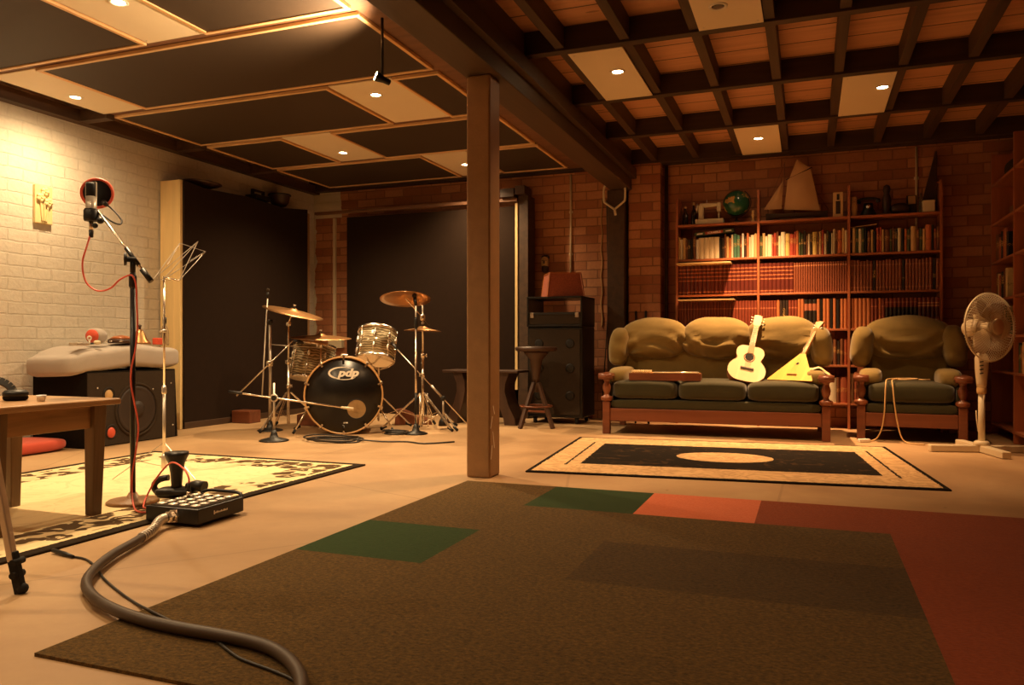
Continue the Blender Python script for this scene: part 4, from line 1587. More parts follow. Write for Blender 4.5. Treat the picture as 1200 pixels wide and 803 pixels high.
def mic(t, p, d, L=0.12, r=0.015):
    d = V(d).normalized()
    g = part('microphone', MB().tube([p, p+d*L*0.75], [r*0.7, r], 12), M['black'], t)
    part('grille', MB().lathe([(r, 0), (r*1.3, 0.008), (r*1.25, 0.025), (0, 0.036)], 14, 0, p+d*L*0.75, d), M['speakergrey'], g)


# black pole right, over the kit
b = V((-3.2, 6.06, 0))
t = mic_stand('straight microphone stand on a round base right of bass drum', b, 1.2)
part('pole', MB().cyl((0, 0, 0.05), (0, 0, 0.93), 0.0105, None, 12), M['chrome'], t)
part('inner_tube', MB().cyl((0, 0, 0.93), (0, 0, 1.13), 0.008, None, 10), M['steel'], t)
part('sleeve', MB().cyl((0, 0, 0.17), (0, 0, 0.36), 0.013, None, 12), M['black'], t)
part('clutch', MB().lathe([(0.013, 0.92), (0.016, 0.93), (0.016, 1.0), (0.01, 1.02)], 12), M['black'], t)
mic(t, V((0, 0, 1.12)), (-0.2, 0.1, 1), 0.10, 0.016)

# pole left with boom
b = V((-4.56, 5.83, 0))
DA = FW.dot(b)
t = mic_stand('tall microphone stand with two boom arms on the left of the kit', b, 1.0, 0.11)
part('pole', MB().cyl((0, 0, 0.05), (0, 0, 0.97), 0.0135, None, 12), M['steel'], t)
part('top_clamp', MB().sup((0, 0, 0.985), (0.045, 0.045, 0.05), 0.6, 0.6, 12, 8), M['black'], t)
pz = 0.60
pv = atD(316, 426.5, DA)-b
e0 = atD(277, 464, DA-0.10)-b
e1 = atD(344, 399, DA-0.03)-b
sh = V((0, 0, pz))
mb = MB()
part('boom_arm', MB().tube([e0, e0.lerp(e1, 0.5), e1], [0.0075, 0.0065, 0.0055], 8), M['chrome'], t)
part('boom_clamp', MB().sup(e0.lerp(e1, 0.58), (0.055, 0.055, 0.06), 0.6, 0.6, 12, 8), M['chrome'], t)
part('clamp_block', MB().tube([e0.lerp(e1, 0.58), V((0, 0, e0.lerp(e1, 0.58).z))], 0.012, 8), M['chrome'], t)
mic(t, e1, (0.6, 0.3, -0.2), 0.08, 0.013)
f0 = atD(313.5, 350, DA-0.05)-b
f1 = atD(307, 465, DA-0.05)-b
part('thin_arm', MB().cyl(f1, f0, 0.0058, None, 8), M['white'], t, 'white thin rod')
part('thin_arm_joint', MB().tube([V((0, 0, 0.985)), f1.lerp(f0, 0.76)], 0.008, 8), M['black'], t)
mic(t, f0, (0.05, 0, 1), 0.08, 0.012)

# short stand with long level boom to the bass drum
b = V((-4.045, 5.22, 0))
DB = FW.dot(b)
t = mic_stand('short microphone stand with long level boom before the bass drum', b, 0.5, 0.115)
part('pole', MB().cyl((0, 0, 0.05), (0, 0, 0.47), 0.009, None, 12), M['steel'], t)
e0 = atD(268, 459, DB)-b
e1 = atD(400, 477.5, DB)-b
part('boom_arm', MB().tube([e0, e0.lerp(e1, 0.25), e1], [0.010, 0.007, 0.007], 10), M['chrome'], t)
part('boom_grip', MB().cyl(e0, e0.lerp(e1, 0.12), 0.0115, None, 10), M['black'], t)
pz = e0.lerp(e1, 0.405)
part('pivot_ring', MB().torus((0, 0, pz.z), 0.026, 0.008, FW, 24), M['steel'], t)
part('pivot_boss', MB().lathe([(0.02, -0.012), (0.02, 0.012)], 16, 0, (0, 0, pz.z), FW*-1), M['black'], t)
part('microphone', MB().tube([e1, e1.lerp(e1+(e1-e0).normalized(), 0.10)], [0.009, 0.013], 12), M['cream'], t)

# low tripod microphone stand at the right with long slanting boom
b = V((-3.16, 6.52, 0))
DE = FW.dot(b)
t = thing('microphone_stand', 'low tripod microphone stand with slanting boom beside the column', 'microphone stand', b, 0, GM)
pv = atD(518, 467, DE)-b
part('pole', MB().cyl((0, 0, 0.10), (0, 0, pv.z), 0.0085, None, 10), M['steel'], t)
e0 = atD(465, 399, DE-0.15)-b
e1 = atD(551, 491, DE+0.10)-b
kk = (518-465)/(551-465)
dl = V((0, 0, pv.z))-e0.lerp(e1, kk)
e0 += dl
e1 += dl
part('boom_arm', MB().cyl(e0, e1, 0.0062, None, 8), M['chrome'], t)
part('boom_grip', MB().cyl(e0.lerp(e1, 0.45), e0.lerp(e1, 0.6), 0.010, None, 10), M['steel'], t)
part('pivot_knob', MB().sup((0, 0, pv.z), (0.045, 0.045, 0.045), 0.7, 0.7, 12, 8), M['black'], t)
part('weight', MB().lathe([(0.045, 0.03), (0.04, 0.07), (0.014, 0.12)], 18), M['black'], t)
mic(t, e0, (-0.5, 0.1, 0.45), 0.09, 0.013)
tri_legs(t, 0.15, 0.24, rot=-0.6, brace=False)

# bass pedal and clutter between the stands
t = thing('bass_pedal', 'chrome bass drum pedal on the floor behind the bass drum', 'pedal', V((-3.97, 6.40, 0)), math.radians(31))
part('base_plate', MB().box(-0.06, 0.06, -0.15, 0.16, 0.0, 0.008, 0, 0.003), M['steel'], t)
mb = MB().bar((0, 0.15, 0.02), (0, -0.11, 0.12), 0.085, 0.008, 0, UP, 0.002)
part('footboard', mb, M['steel'], t)
mb = MB()
for s in (-1, 1):
    mb.bar((s*0.055, -0.12, 0.006), (s*0.055, -0.12, 0.20), 0.012, 0.018, 0)
mb.cyl((-0.06, -0.12, 0.19), (0.06, -0.12, 0.19), 0.008)
part('uprights', mb, M['chrome'], t)
mb = MB().cyl((0, -0.12, 0.19), (0.0, -0.16, 0.36), 0.004)
mb.sup((0, -0.163, 0.37), (0.04, 0.06, 0.045), 0.8, 0.8, 12, 8)
part('beater', mb, M['cream'], t)
mb = MB()
mb.M = Matrix.Translation((-3.66, 6.86, 0)) @ Matrix.Rotation(0.5, 4, 'Z') @ Matrix.Scale(0.8, 4)
mb.prism([(-0.22, 0), (0.24, 0), (0.22, 0.05), (0.05, 0.10), (-0.12, 0.18), (-0.2, 0.17)], -0.18, 0.18, 0, 0.012)
solo('cymbal_bag', mb, M['redwood'], 'brown sagging case on the floor behind the right cymbal stand', 'bag')
mb = MB().box(-4.62, -4.26, 6.30, 6.60, 0, 0.12, 0, 0.01)
mb.M = Matrix()
solo('crate', mb, M['redwood'], 'low red brown box on the floor behind the left stands', 'box')
mb = MB().box(-5.37, -5.15, 6.27, 6.44, 0, 0.125, 0, 0.008)
solo('crate', mb, M['redwood'], 'small red brown wooden box against the tall black absorber', 'box')
# coils of black lead
q = atz(392, 517, 0)
pts = []
random.seed(11)
for k in range(66):
    a = 2*PI*k/22
    r = 0.17+0.025*math.sin(a*1.3)+0.012*(k//22)
    pts.append((q.x+r*math.cos(a)*1.25, q.y+r*math.sin(a)*0.8, 0.008+0.011*(k//22)+0.003*math.sin(a*3)))
pts += [(q.x+0.4, q.y+0.05, 0.008), (q.x+0.6, q.y+0.12, 0.007), (q.x+0.78, q.y+0.06, 0.007), (q.x+0.95, q.y+0.25, 0.007)]
solo('coiled_lead', MB().tube(spline(pts, 3), 0.0062, 7), M['blackcable'], 'black lead coiled on the floor before the bass drum', 'cable')
q = atz(464, 509, 0)
pts = []
for k in range(48):
    a = 2*PI*k/16
    r = 0.09+0.015*math.sin(a*1.7)
    pts.append((q.x+r*math.cos(a)*1.2, q.y+r*math.sin(a)*0.75, 0.008+0.011*(k//16)))
solo('coiled_lead', MB().tube(spline(pts, 3), 0.006, 7), M['blackcable'], 'small coil of black lead under the right tom stand', 'cable')
# ------------------------------------------------------------------ seating
GS = 'green upholstered suite'


def wrinkle(amp, seed):
    def fn(p):
        q = p.copy()
        n = noise.noise(V((p.x*5+seed, p.z*9, seed)))
        q.y += amp*n*(1 if p.y < 0 else 0.2)
        q.y += amp*0.8*math.sin(p.z*38+p.x*12+4*n+seed)*max(0, min(1, (0.10-p.z)*5))*(1 if p.y < 0 else 0)
        q.z += 0.25*amp*math.sin(p.x*17+seed)
        return q
    return fn


def suite(name, label, cat, loc, W, ncush, rz=0.0, depth=0.83):
    """W: half distance between the front posts; local y runs back"""
    t = thing(name, label, cat, loc, rz, None)
    for s in (-1, 1):
        x = s*W
        mb = MB().box(x-0.032, x+0.032, -0.032, 0.032, 0, 0.285, 0, 0.006)
        mb.lathe([(0.030, 0.285), (0.050, 0.295), (0.054, 0.312), (0.050, 0.325), (0.026, 0.335), (0.020, 0.35), (0.032, 0.38), (0.036, 0.41), (0.024, 0.45), (0.022, 0.46), (0.034, 0.475), (0.034, 0.488)], 20, 1, (x, 0, 0))
        part('front_post', mb, [M['redwood'], M['redwoodz']], t)
        mb = MB().bar((x, depth-0.06, 0), (x, depth, 0.62), 0.055, 0.055, 0, (0, 1, 0), 0.005)
        part('rear_post', mb, M['redwoodz'], t)
        pr = [(-0.055, -0.002), (0.055, -0.002), (0.062, 0.016), (0.05, 0.042), (-0.05, 0.042), (-0.062, 0.016)]
        mb = MB()
        mb.M = Matrix.Translation((x, 0, 0.49))
        mb.prism(pr, -0.075, depth-0.12, 0, 0.004)
        mb.M = Matrix()
        mb.cyl((x-0.058, -0.06, 0.505), (x+0.058, -0.06, 0.505), 0.027, None, 14)
        part('arm_rail', mb, M['redwood'], t)
        mb = MB().sup((x-s*0.075, depth*0.42, 0.50), (0.18, depth*0.72, 0.16), 0.6, 0.5, 24, 14, 0, wrinkle(0.008, s+W))
        part('arm_pad', mb, M['olive'], t)
        part('side_panel', MB().box(x-s*0.02-0.02, x-s*0.02+0.02, 0.04, depth-0.1, 0.12, 0.44, 0, 0.01), M['olivedark'], t)
        part('side_rail', MB().box(x-0.02, x+0.02, 0.03, depth-0.05, 0.115, 0.215, 0, 0.004), M['redwood'], t)
    iw = W-0.032
    part('front_rail', MB().box(-iw, iw, -0.018, 0.018, 0.115, 0.225, 0, 0.005), M['redwood'], t)
    part('front_panel', MB().sup((0, 0.035, 0.262), (2*iw, 0.09, 0.085), 0.4, 0.12, 40, 10), M['olivedark'], t)
    part('back_panel', MB().box(-iw, iw, depth-0.25, depth-0.05, 0.14, 0.74, 0, 0.03, 3), M['olive'], t)
    part('seat_deck', MB().box(-iw+0.02, iw-0.02, 0.06, depth-0.16, 0.16, 0.30, 0, 0.02), M['olivedark'], t)
    sw = 2*(W-0.045)/ncush
    for k in range(ncush):
        x = -sw*ncush/2+sw*(k+0.5)
        mb = MB().sup((x, 0.30, 0.385), (sw-0.004, 0.66, 0.165), 0.42, 0.22, 44, 18, 0,
                      lambda p: V((p.x, p.y, p.z+(0.012*math.cos(p.x*PI/sw) if p.z > 0 else 0))))
        part('seat_cushion', mb, M['olivedark'], t)
        h = 0.375
        bm_ = MB().sup((0, 0, 0), (sw+0.05, 0.28, h), 0.62, 0.42, 56, 40, 0)
        for p in bm_.v:
            f = min(1, abs(p.x)/(sw/2+0.02))
            if p.z > 0:
                p.z *= 1.12-0.30*f*f
            else:
                p.z *= 1.0-0.12*f
        fn = wrinkle(0.016, k*1.7+W*3)
        fold = k*2.3+W*5
        for i, p in enumerate(bm_.v):
            q = fn(p)
            if p.y < 0.05:
                lo = max(0, min(1, (0.07-p.z)*7))
                q.y += 0.030*lo*math.sin(52*p.z+9*math.sin(p.x*5+fold)+8*p.x)*(0.5+0.5*math.sin(p.x*7+fold*3)**2)
                q.y -= 0.03*max(0, 1-((p.z-0.03)/0.15)**2)
            bm_.v[i] = q
        lean = Matrix.Rotation(math.radians(-14), 4, 'X')
        bm_.v = [(lean @ p)+V((x, depth-0.185, 0.822)) for p in bm_.v]
        part('back_cushion', bm_, M['olive'], t)
    for s in (-1, 1):
        mb = MB().sup((0, 0, 0), (0.19, 0.30, 0.36), 0.75, 0.75, 32, 24, 0, wrinkle(0.016, s*2.1+W))
        r = Matrix.Rotation(s*math.radians(-7), 4, 'Y')
        mb.v = [(r @ p)+V((s*(W-0.01), depth-0.27, 0.765)) for p in mb.v]
        part('wing_cushion', mb, M['olive'], t)
    return t


sofa = suite('sofa', 'olive green three seat sofa with red brown turned wood frame', 'sofa', (-0.765, 6.74, 0), 0.895, 3, math.radians(2.2))
chair = suite('armchair', 'olive green armchair with red brown wood frame beside the fan', 'armchair', (0.765, 7.00, 0), 0.365, 1, math.radians(-3), 0.78)
SEAT = 0.478

# patterned cloth on the sofa arm
q = atY(968, 433, 6.95)
mb = MB()
vs, fs = [], []
for i in range(13):
    for j in range(9):
        u, v = i/12-0.5, j/8-0.5
        x, y = u*0.21, v*0.26
        vs.append((x, y, 0.592-5.0*x*x-0.25*abs(y)**1.5+0.006*math.sin(u*14)+0.004*math.sin(v*22+u*7)))
for i in range(12):
    for j in range(8):
        a = i*9+j
        fs.append((a, a+1, a+10, a+9))
mb.add(vs, fs, 0, True)
mb.add([(a, b, c-0.004) for a, b, c in vs], [f[::-1] for f in fs], 0, True)
mb.v = [p+V((0.058, 7.02, 0.0)) for p in mb.v]
clothm = N('pale_patterned_cloth')
co = clothm.coord()
cv = clothm.n('ShaderNodeTexVoronoi')
clothm.put(cv.inputs['Vector'], co)
cv.inputs['Scale'].default_value = 40
clothm.base(clothm.mix(clothm.math('LESS_THAN', cv.outputs['Distance'], 0.3), hexlin(226, 204, 150), hexlin(150, 116, 70)))
clothm.set(0.9)
solo('cloth', mb, clothm.mat, 'pale patterned cloth folded over the right arm of the sofa', 'cloth')

# guitar
b0 = V((-0.512, 6.86, SEAT-0.004))
a0 = V((0.085, 0.36, 0.50)).normalized()
n0 = V((0.05, -1, 0.0))
n0 = (n0-a0*n0.dot(a0)).normalized()      # face normal, towards camera
x0 = (n0*-1).cross(a0).normalized()
G = frame(x0, n0*-1, a0, b0)
t = thing('acoustic_guitar', 'small pale acoustic guitar leaning on the sofa cushions', 'guitar', M=G)
prof = [(0.0, 0.0), (0.05, 0.002), (0.10, 0.015), (0.142, 0.055), (0.156, 0.10), (0.150, 0.15), (0.125, 0.19), (0.102, 0.215), (0.100, 0.235), (0.112, 0.265), (0.116, 0.30), (0.105, 0.335), (0.075, 0.358), (0.03, 0.362), (0, 0.362)]
half = spline([(x, z, 0) for x, z in prof], 4)
out = [(p.x, p.y) for p in half]+[(-p.x, p.y) for p in half[::-1][1:-1]]
part('soundboard', MB().prism(out, -0.001, 0.003), M['spruce'], t)
part('body', MB().prism([(x*0.995, z*0.995+0.001) for x, z in out], 0.003, 0.085, 0, 0.004), M['guitarside'], t)
mb = MB().lathe([(0.0, 0.0), (0.036, 0.0)], 30, 0, (0, -0.0016, 0.245), (0, -1, 0))
part('sound_hole', mb, M['mesh'], t)
part('rosette', MB().torus((0, -0.0016, 0.245), 0.043, 0.004, (0, 1, 0), 34, 6), M['guitarside'], t)
part('bridge', MB().box(-0.055, 0.055, -0.011, -0.001, 0.118, 0.136, 0, 0.003), M['darkwood'], t)
part('neck', MB().bar((0, 0.012, 0.33), (0, 0.012, 0.585), 0.048, 0.028, 0, (0, 1, 0), 0.006, 0.042, 0.024), M['neckwood'], t)
mb = MB().bar((0, -0.004, 0.285), (0, -0.004, 0.588), 0.050, 0.006, 0, (0, 1, 0), 0.0, 0.043)
fb = part('fretboard', mb, M['fretboard'], t)
mb = MB()
for k in range(12):
    z = 0.588-0.45*(1-2**(-(k+1)/12))
    mb.box(-0.022, 0.022, -0.0085, -0.0065, z-0.001, z+0.001)
part('frets', mb, M['steel'], fb)
hs = part('headstock', MB().prism([(-0.024, 0.585), (0.024, 0.585), (0.034, 0.61), (0.034, 0.70), (0.012, 0.708), (-0.012, 0.708), (-0.034, 0.70), (-0.034, 0.61)], 0.002, 0.020, 0, 0.003), M['spruce'], t)
for s in (-1, 1):
    for k in range(3):
        mb = MB().cyl((s*0.034, 0.012, 0.62+k*0.03), (s*0.046, 0.012, 0.62+k*0.03), 0.003)
        mb.sup((s*0.052, 0.012, 0.62+k*0.03), (0.016, 0.006, 0.014), 0.8, 0.8, 10, 6)
        part('tuning_peg', mb, M['cream'], hs)
for k in range(6):
    x = -0.02+k*0.008
    part('string', MB().tube([(x*1.05, -0.012, 0.125), (x*0.8, -0.009, 0.59)], 0.0006, 4), M['steel'], t)

# balalaika
b0 = V((-0.155, 6.88, SEAT+0.003))
xb = V((0.86, -0.51, 0)).normalized()
ab = V((0.245, 0.413, 0.50))
ab = (ab-xb*ab.dot(xb)).normalized()
G = frame(xb, ab.cross(xb), ab, b0)
t = thing('balalaika', 'yellow triangular balalaika leaning beside the guitar on the sofa', 'balalaika', M=G)
tri = [(-0.205, 0.0), (-0.198, -0.008+0.008), (0.198, 0.0), (0.205, 0.006), (0.028, 0.30), (-0.028, 0.30), (-0.205, 0.008)]
tri = [(-0.205, 0.002), (0.205, 0.002), (0.207, 0.012), (0.026, 0.305), (-0.026, 0.305), (-0.207, 0.012)]
part('soundboard', MB().prism(tri, -0.003, 0.001), M['spruceyellow'], t)
# faceted hull behind: smaller ridge to the back
mb = MB()
f = [(x, 0.001, z) for x, z in tri]
k = [(x*0.55, 0.085 if z < 0.1 else 0.05, 0.012+z*0.96) for x, z in tri]
n = len(tri)
mb.add(f+k, [tuple(range(n)), tuple(range(n, 2*n))[::-1]]+[(i, (i+1) % n, (i+1) % n+n, i+n) for i in range(n)])
part('hull', mb, M['guitarside'], t)
part('sound_hole', MB().lathe([(0, 0), (0.014, 0)], 20, 0, (0, -0.0035, 0.19), (0, -1, 0)), M['mesh'], t)
part('bridge', MB().box(-0.045, 0.045, -0.013, -0.003, 0.062, 0.070, 0, 0.002), M['neckwood'], t)
part('neck', MB().bar((0, 0.012, 0.295), (0, 0.010, 0.60), 0.034, 0.026, 0, (0, 1, 0), 0.005, 0.028, 0.022), M['neckwood'], t)
part('headstock', MB().prism([(-0.017, 0.595), (0.017, 0.595), (0.040, 0.69), (0.0, 0.70), (-0.040, 0.69)], 0.0, 0.016, 0, 0.003), M['neckwood'], t)
for s, z in ((-1, 0.62), (1, 0.62), (-1, 0.65)):
    part('tuning_peg', MB().cyl((s*0.018, 0.008, z), (s*0.05, 0.008, z), 0.005, 0.007, 8), M['steel'], t)
for k in range(3):
    x = -0.012+k*0.012
    part('string', MB().tube([(x*1.6, -0.014, 0.066), (x*0.8, -0.007, 0.60)], 0.0006, 4), M['steel'], t)

# autoharp
q0, q1 = atY(742, 447, 6.78), atY(822, 449, 6.78)
t = thing('autoharp', 'flat red brown stringed zither box lying on the sofa seat', 'zither', (-1.16, 6.80, SEAT-0.008), math.radians(3))
mb = MB().prism([(-0.32, 0), (0.32, 0), (0.32, 0.062), (-0.32, 0.062)], 0.0, 0.01)
body = [(-0.31, -0.06), (0.30, -0.06), (0.30, 0.08), (0.08, 0.22), (-0.24, 0.22), (-0.31, 0.15)]
mb = MB()
mb.M = Matrix(((1, 0, 0, 0), (0, 0, 1, 0), (0, -1, 0, 0), (0, 0, 0, 1)))
mb = MB()
n = len(body)
mb.add([(x, y, 0) for x, y in body]+[(x, y, 0.062) for x, y in body], [tuple(range(n))[::-1], tuple(range(n, 2*n))]+[(i, (i+1) % n, (i+1) % n+n, i+n) for i in range(n)])
part('case', mb, M['redwood'], t)
mb = MB()
mb.add([(x*0.96, y*0.96+0.003, 0.0625) for x, y in body]+[(x*0.96, y*0.96+0.003, 0.065) for x, y in body], [tuple(range(n))[::-1], tuple(range(n, 2*n))]+[(i, (i+1) % n, (i+1) % n+n, i+n) for i in range(n)])
part('soundboard', mb, M['neckwood'], t)
for k in range(9):
    mb = MB().box(-0.29+k*0.018, -0.278+k*0.018, -0.045, 0.12, 0.068, 0.086, 0, 0.002)
    part('chord_bar', mb, M['spruce'], t)
for k in range(7):
    y = -0.04+k*0.022
    part('string', MB().tube([(-0.10, y, 0.074), (0.28, y*0.75, 0.074)], 0.0013, 4), M['chrome'], t)
part('end_rail', MB().box(-0.10, 0.285, -0.058, -0.048, 0.065, 0.074, 0, 0.002), M['spruce'], t)

# pale lead over the armchair
cz = 0.487
pts = [(0.93, 7.22, cz+0.004), (0.88, 7.18, cz+0.005), (0.80, 7.25, cz+0.006), (0.70, 7.24, cz+0.005), (0.66, 7.14, cz+0.006), (0.74, 7.08, cz+0.008), (0.83, 7.12, cz+0.012), (0.76, 7.17, cz+0.014), (0.65, 7.13, cz+0.012), (0.60, 7.06, cz+0.008), (0.585, 6.99, cz-0.002), (0.577, 6.945, 0.44), (0.572, 6.93, 0.34), (0.565, 6.925, 0.22), (0.545, 6.92, 0.10), (0.51, 6.90, 0.03), (0.47, 6.87, 0.010), (0.44, 6.84, 0.008)]
pts2 = [(0.70, 7.14, cz+0.010), (0.645, 7.05, cz+0.008), (0.628, 6.985, cz-0.004), (0.63, 6.935, 0.43), (0.64, 6.92, 0.30), (0.66, 6.915, 0.16), (0.685, 6.90, 0.05), (0.72, 6.87, 0.008), (0.78, 6.80, 0.006), (0.84, 6.78, 0.006)]
o0 = V((0.6, 6.9, 0))
t = thing('pale_lead', 'pale cable heaped on the armchair seat and trailing to the floor', 'cable', o0)
part('lead', MB().tube([q-o0 for q in spline(pts, 6)], 0.0055, 7), M['tan'], t)
part('lead', MB().tube([q-o0 for q in spline(pts2, 6)], 0.0055, 7), M['tan'], t)
mb = MB()
e = V((0.44, 6.84, 0.0))-o0
mb.bar(e+V((0.01, 0.01, 0.014)), e+V((-0.07, -0.035, 0.014)), 0.04, 0.028, 0, UP, 0.006)
part('plug', mb, M['white'], t, 'white mains plug')

# ------------------------------------------------------------------ pedestal fan
B = V((1.17, 6.50, 0))
t = thing('pedestal_fan', 'cream pedestal fan on a cross base in front of the armchair', 'fan', B)
for k in range(4):
    a = math.radians(14)+PI/2*k
    d = V((math.cos(a), math.sin(a), 0))
    L = 0.36 if k != 0 else 0.34
    ft = part('foot', MB().bar(d*0.02+V((0, 0, 0.028)), d*L+V((0, 0, 0.026)), 0.06, 0.048, 0, UP, 0.006), M['cream'], t)
part('base_collar', MB().lathe([(0.055, 0.05), (0.05, 0.075), (0.035, 0.085)], 24), M['cream'], t)
part('pole', MB().cyl((0, 0, 0.05), (0, 0, 0.44), 0.0225, None, 18), M['cream'], t)
part('height_ring', MB().lathe([(0.030, 0.425), (0.032, 0.435), (0.032, 0.465), (0.026, 0.475)], 20), M['tan'], t)
mb = MB().lathe([(0.030, 0.47), (0.034, 0.50), (0.043, 0.60), (0.045, 0.68), (0.035, 0.71), (0.02, 0.72)], 24, 0, (0, 0, 0))
hb = part('control_column', mb, M['cream'], t)
fa = V((0.66, -0.75, 0.03)).normalized()
hc = V((0.045, -0.035, 0.905))
dcm = (O3-B-V((0, 0, 0.6))).normalized()
dcm.z = 0
dcm.normalize()
sdv = V((-dcm.y, dcm.x, 0))
for k in range(4):
    p = dcm*0.043+V((0, 0, 0.57+k*0.028))
    part('push_button', MB().bar(p-sdv*0.012, p+sdv*0.012+V((0, 0, 0.006)), 0.012, 0.008, 0), M['black'], hb)
mot = part('motor_housing', MB().lathe([(0.02, -0.20), (0.05, -0.19), (0.062, -0.16), (0.066, -0.09), (0.055, -0.06), (0.0, -0.055)], 28, 0, hc, fa), M['cream'], t)
part('tilt_neck', MB().tube([V((0, 0, 0.70)), V((-0.01, 0.01, 0.78)), hc-fa*0.12+V((0, 0, -0.055))], [0.024, 0.026, 0.03], 14), M['cream'], t)
part('oscillator_knob', MB().cyl(hc-fa*0.12+V((0, 0, 0.06)), hc-fa*0.12+V((0, 0, 0.10)), 0.008, 0.011, 12), M['cream'], t)
Rg = 0.245
qf = V((0, 0, 1)).rotation_difference(fa).to_matrix()


def fan_pt(r, a, z):
    return hc+qf @ V((r*math.cos(a), r*math.sin(a), z))


for nm, zz, sgn in (('front_grille', 0.0, 1), ('rear_grille', 0.0, -1)):
    mb = MB()
    for k in range(72):
        a = 2*PI*(k+0.25*(sgn+1))/72
        pr = [(0.055, sgn*0.062), (0.12, sgn*0.063), (0.19, sgn*0.050), (0.23, sgn*0.028), (Rg, sgn*0.003)]
        mb.tube([fan_pt(r, a+0.10*sgn*(r/Rg), z) for r, z in pr], 0.0018, 4)
    for r, z in ((0.10, 0.063), (0.17, 0.054)):
        mb.tube([fan_pt(r, 2*PI*k/48, sgn*z) for k in range(48)], 0.0016, 5, 0, True)
    part(nm, mb, M['cream'], t)
part('grille_rim', MB().tube([fan_pt(Rg, 2*PI*k/64, 0) for k in range(64)], 0.006, 8, 0, True), M['cream'], t)
mb = MB().lathe([(0.0, 0.072), (0.05, 0.070), (0.058, 0.064), (0.058, 0.056), (0.0, 0.056)], 32, 0, hc, fa)
part('grille_badge', mb, M['cream'], t)
part('blade_hub', MB().lathe([(0.035, -0.05), (0.038, 0.02), (0.02, 0.035), (0, 0.036)], 24, 0, hc, fa), M['cream'], t)
fbm = N('smoky_fan_blade')
fbm.base(hexlin(196, 172, 132))
fbm.set(0.3)
for k in range(3):
    vs, fs = [], []
    n = 8
    for i in range(n+1):
        u = i/n
        r = 0.035+0.18*u
        hw = (0.25+0.55*math.sin(PI*(0.18+0.62*u)))*0.9
        for j in range(7):
            v = j/6-0.5
            a = 2*PI*k/3+0.4+v*hw*1.5+0.25*u
            vs.append(fan_pt(r*(1-0.25*u*(2*v)**4), a, 0.045*v*(1-0.3*u)-0.005))
    for i in range(n):
        for j in range(6):
            a = i*7+j
            fs.append((a, a+1, a+8, a+7))
    mb = MB().add(vs, fs, 0, True)
    mb.add([p-fa*0.002 for p in vs], [f[::-1] for f in fs], 0, True)
    part('blade', mb, fbm.mat, t)
cp = [V((-0.02, 0.02, 0.30))+V((-0.012, 0.0, 0)), V((-0.025, 0.01, 0.20)), V((0.0, 0.03, 0.10)), V((0.07, 0.06, 0.05)), V((0.16, 0.10, 0.012)), V((0.33, 0.16, 0.006))]
part('mains_lead', MB().tube(spline(cp, 6), 0.0045, 7), M['cream'], t)

# ------------------------------------------------------------------ amplifier rack, stool, little table
x0, x1 = -2.63, -2.057
y0, y1 = 7.33, 7.80
t = thing('amplifier_rack', 'tall black amplifier rack with open top slot by the brick wall', 'amplifier', ((x0+x1)/2, y0, 0))
w = (x1-x0)/2
dp = y1-y0
mb = MB().box(-w, w, 0.02, dp, 0.06, 0.955, 0, 0.012)
part('lower_cabinet', mb, M['blackmetal'], t)
mb = MB().box(-w+0.025, w-0.025, 0.008, 0.022, 0.09, 0.93, 0, 0.004)
gr = part('grille_cloth', mb, M['speakergrey'], t)
for (gx, gz) in ((-0.16, 0.28), (0.16, 0.28), (-0.16, 0.55), (0.16, 0.55), (-0.16, 0.79), (0.16, 0.79)):
    part('corner_vent', MB().lathe([(0.04, 0.0), (0.045, 0.004), (0.035, 0.006), (0, 0.002)], 20, 0, (gx, 0.008, gz), (0, -1, 0)), M['black'], gr)
mb = MB()
mb.box(-w, -w+0.02, 0, dp, 0.96, 1.255, 0, 0.003)
mb.box(w-0.02, w, 0, dp, 0.96, 1.255, 0, 0.003)
mb.box(-w, w, 0, dp, 1.235, 1.255, 0, 0.003)
mb.box(-w, w, 0, dp, 0.957, 0.977, 0, 0.003)
part('rack_frame', mb, M['blackmetal'], t)
am = part('amplifier_panel', MB().box(-w+0.022, w-0.022, 0.01, dp-0.06, 0.98, 1.10, 0, 0.004), M['speakergrey'], t)
part('panel_strip', MB().box(-w+0.05, w-0.05, 0.004, 0.011, 1.075, 1.095, 0, 0.002), M['black'], am)
for s in (-1, 1):
    mb = MB().box(s*(w-0.055)-0.02, s*(w-0.055)+0.02, -0.002, 0.008, 1.045, 1.095, 0, 0.003)
    part('bracket', mb, M['chrome'], am, 'bright metal bracket')
for s in (-1, 1):
    for yy in (0.06, dp-0.06):
        mb = MB().cyl((s*(w-0.07)-0.012, yy, 0.028), (s*(w-0.07)+0.012, yy, 0.028), 0.028, None, 16)
        mb.box(s*(w-0.07)-0.02, s*(w-0.07)+0.02, yy-0.02, yy+0.02, 0.05, 0.062)
        part('caster', mb, M['rubber'], t)

t = thing('basket_shade', 'red brown woven square lampshade box standing on the amplifier rack', 'lampshade', (-2.33, 7.56, 1.2555), math.radians(28))
mb = MB()
bq, tq, h = 0.185, 0.155, 0.235
vs = [(-bq, -bq, 0), (bq, -bq, 0), (bq, bq, 0), (-bq, bq, 0), (-tq, -tq, h), (tq, -tq, h), (tq, tq, h), (-tq, tq, h)]
mb.add(vs, [(0, 1, 5, 4), (1, 2, 6, 5), (2, 3, 7, 6), (3, 0, 4, 7), (3, 2, 1, 0), (4, 5, 6, 7)])
part('woven_body', mb, M['redtrunk'], t)
mb = MB()
for i in range(4):
    mb.bar(vs[i], vs[i+4], 0.012, 0.012)
    mb.bar(vs[4+i], vs[4+(i+1) % 4], 0.012, 0.012)
part('edge_binding', mb, M['guitarside'], t)

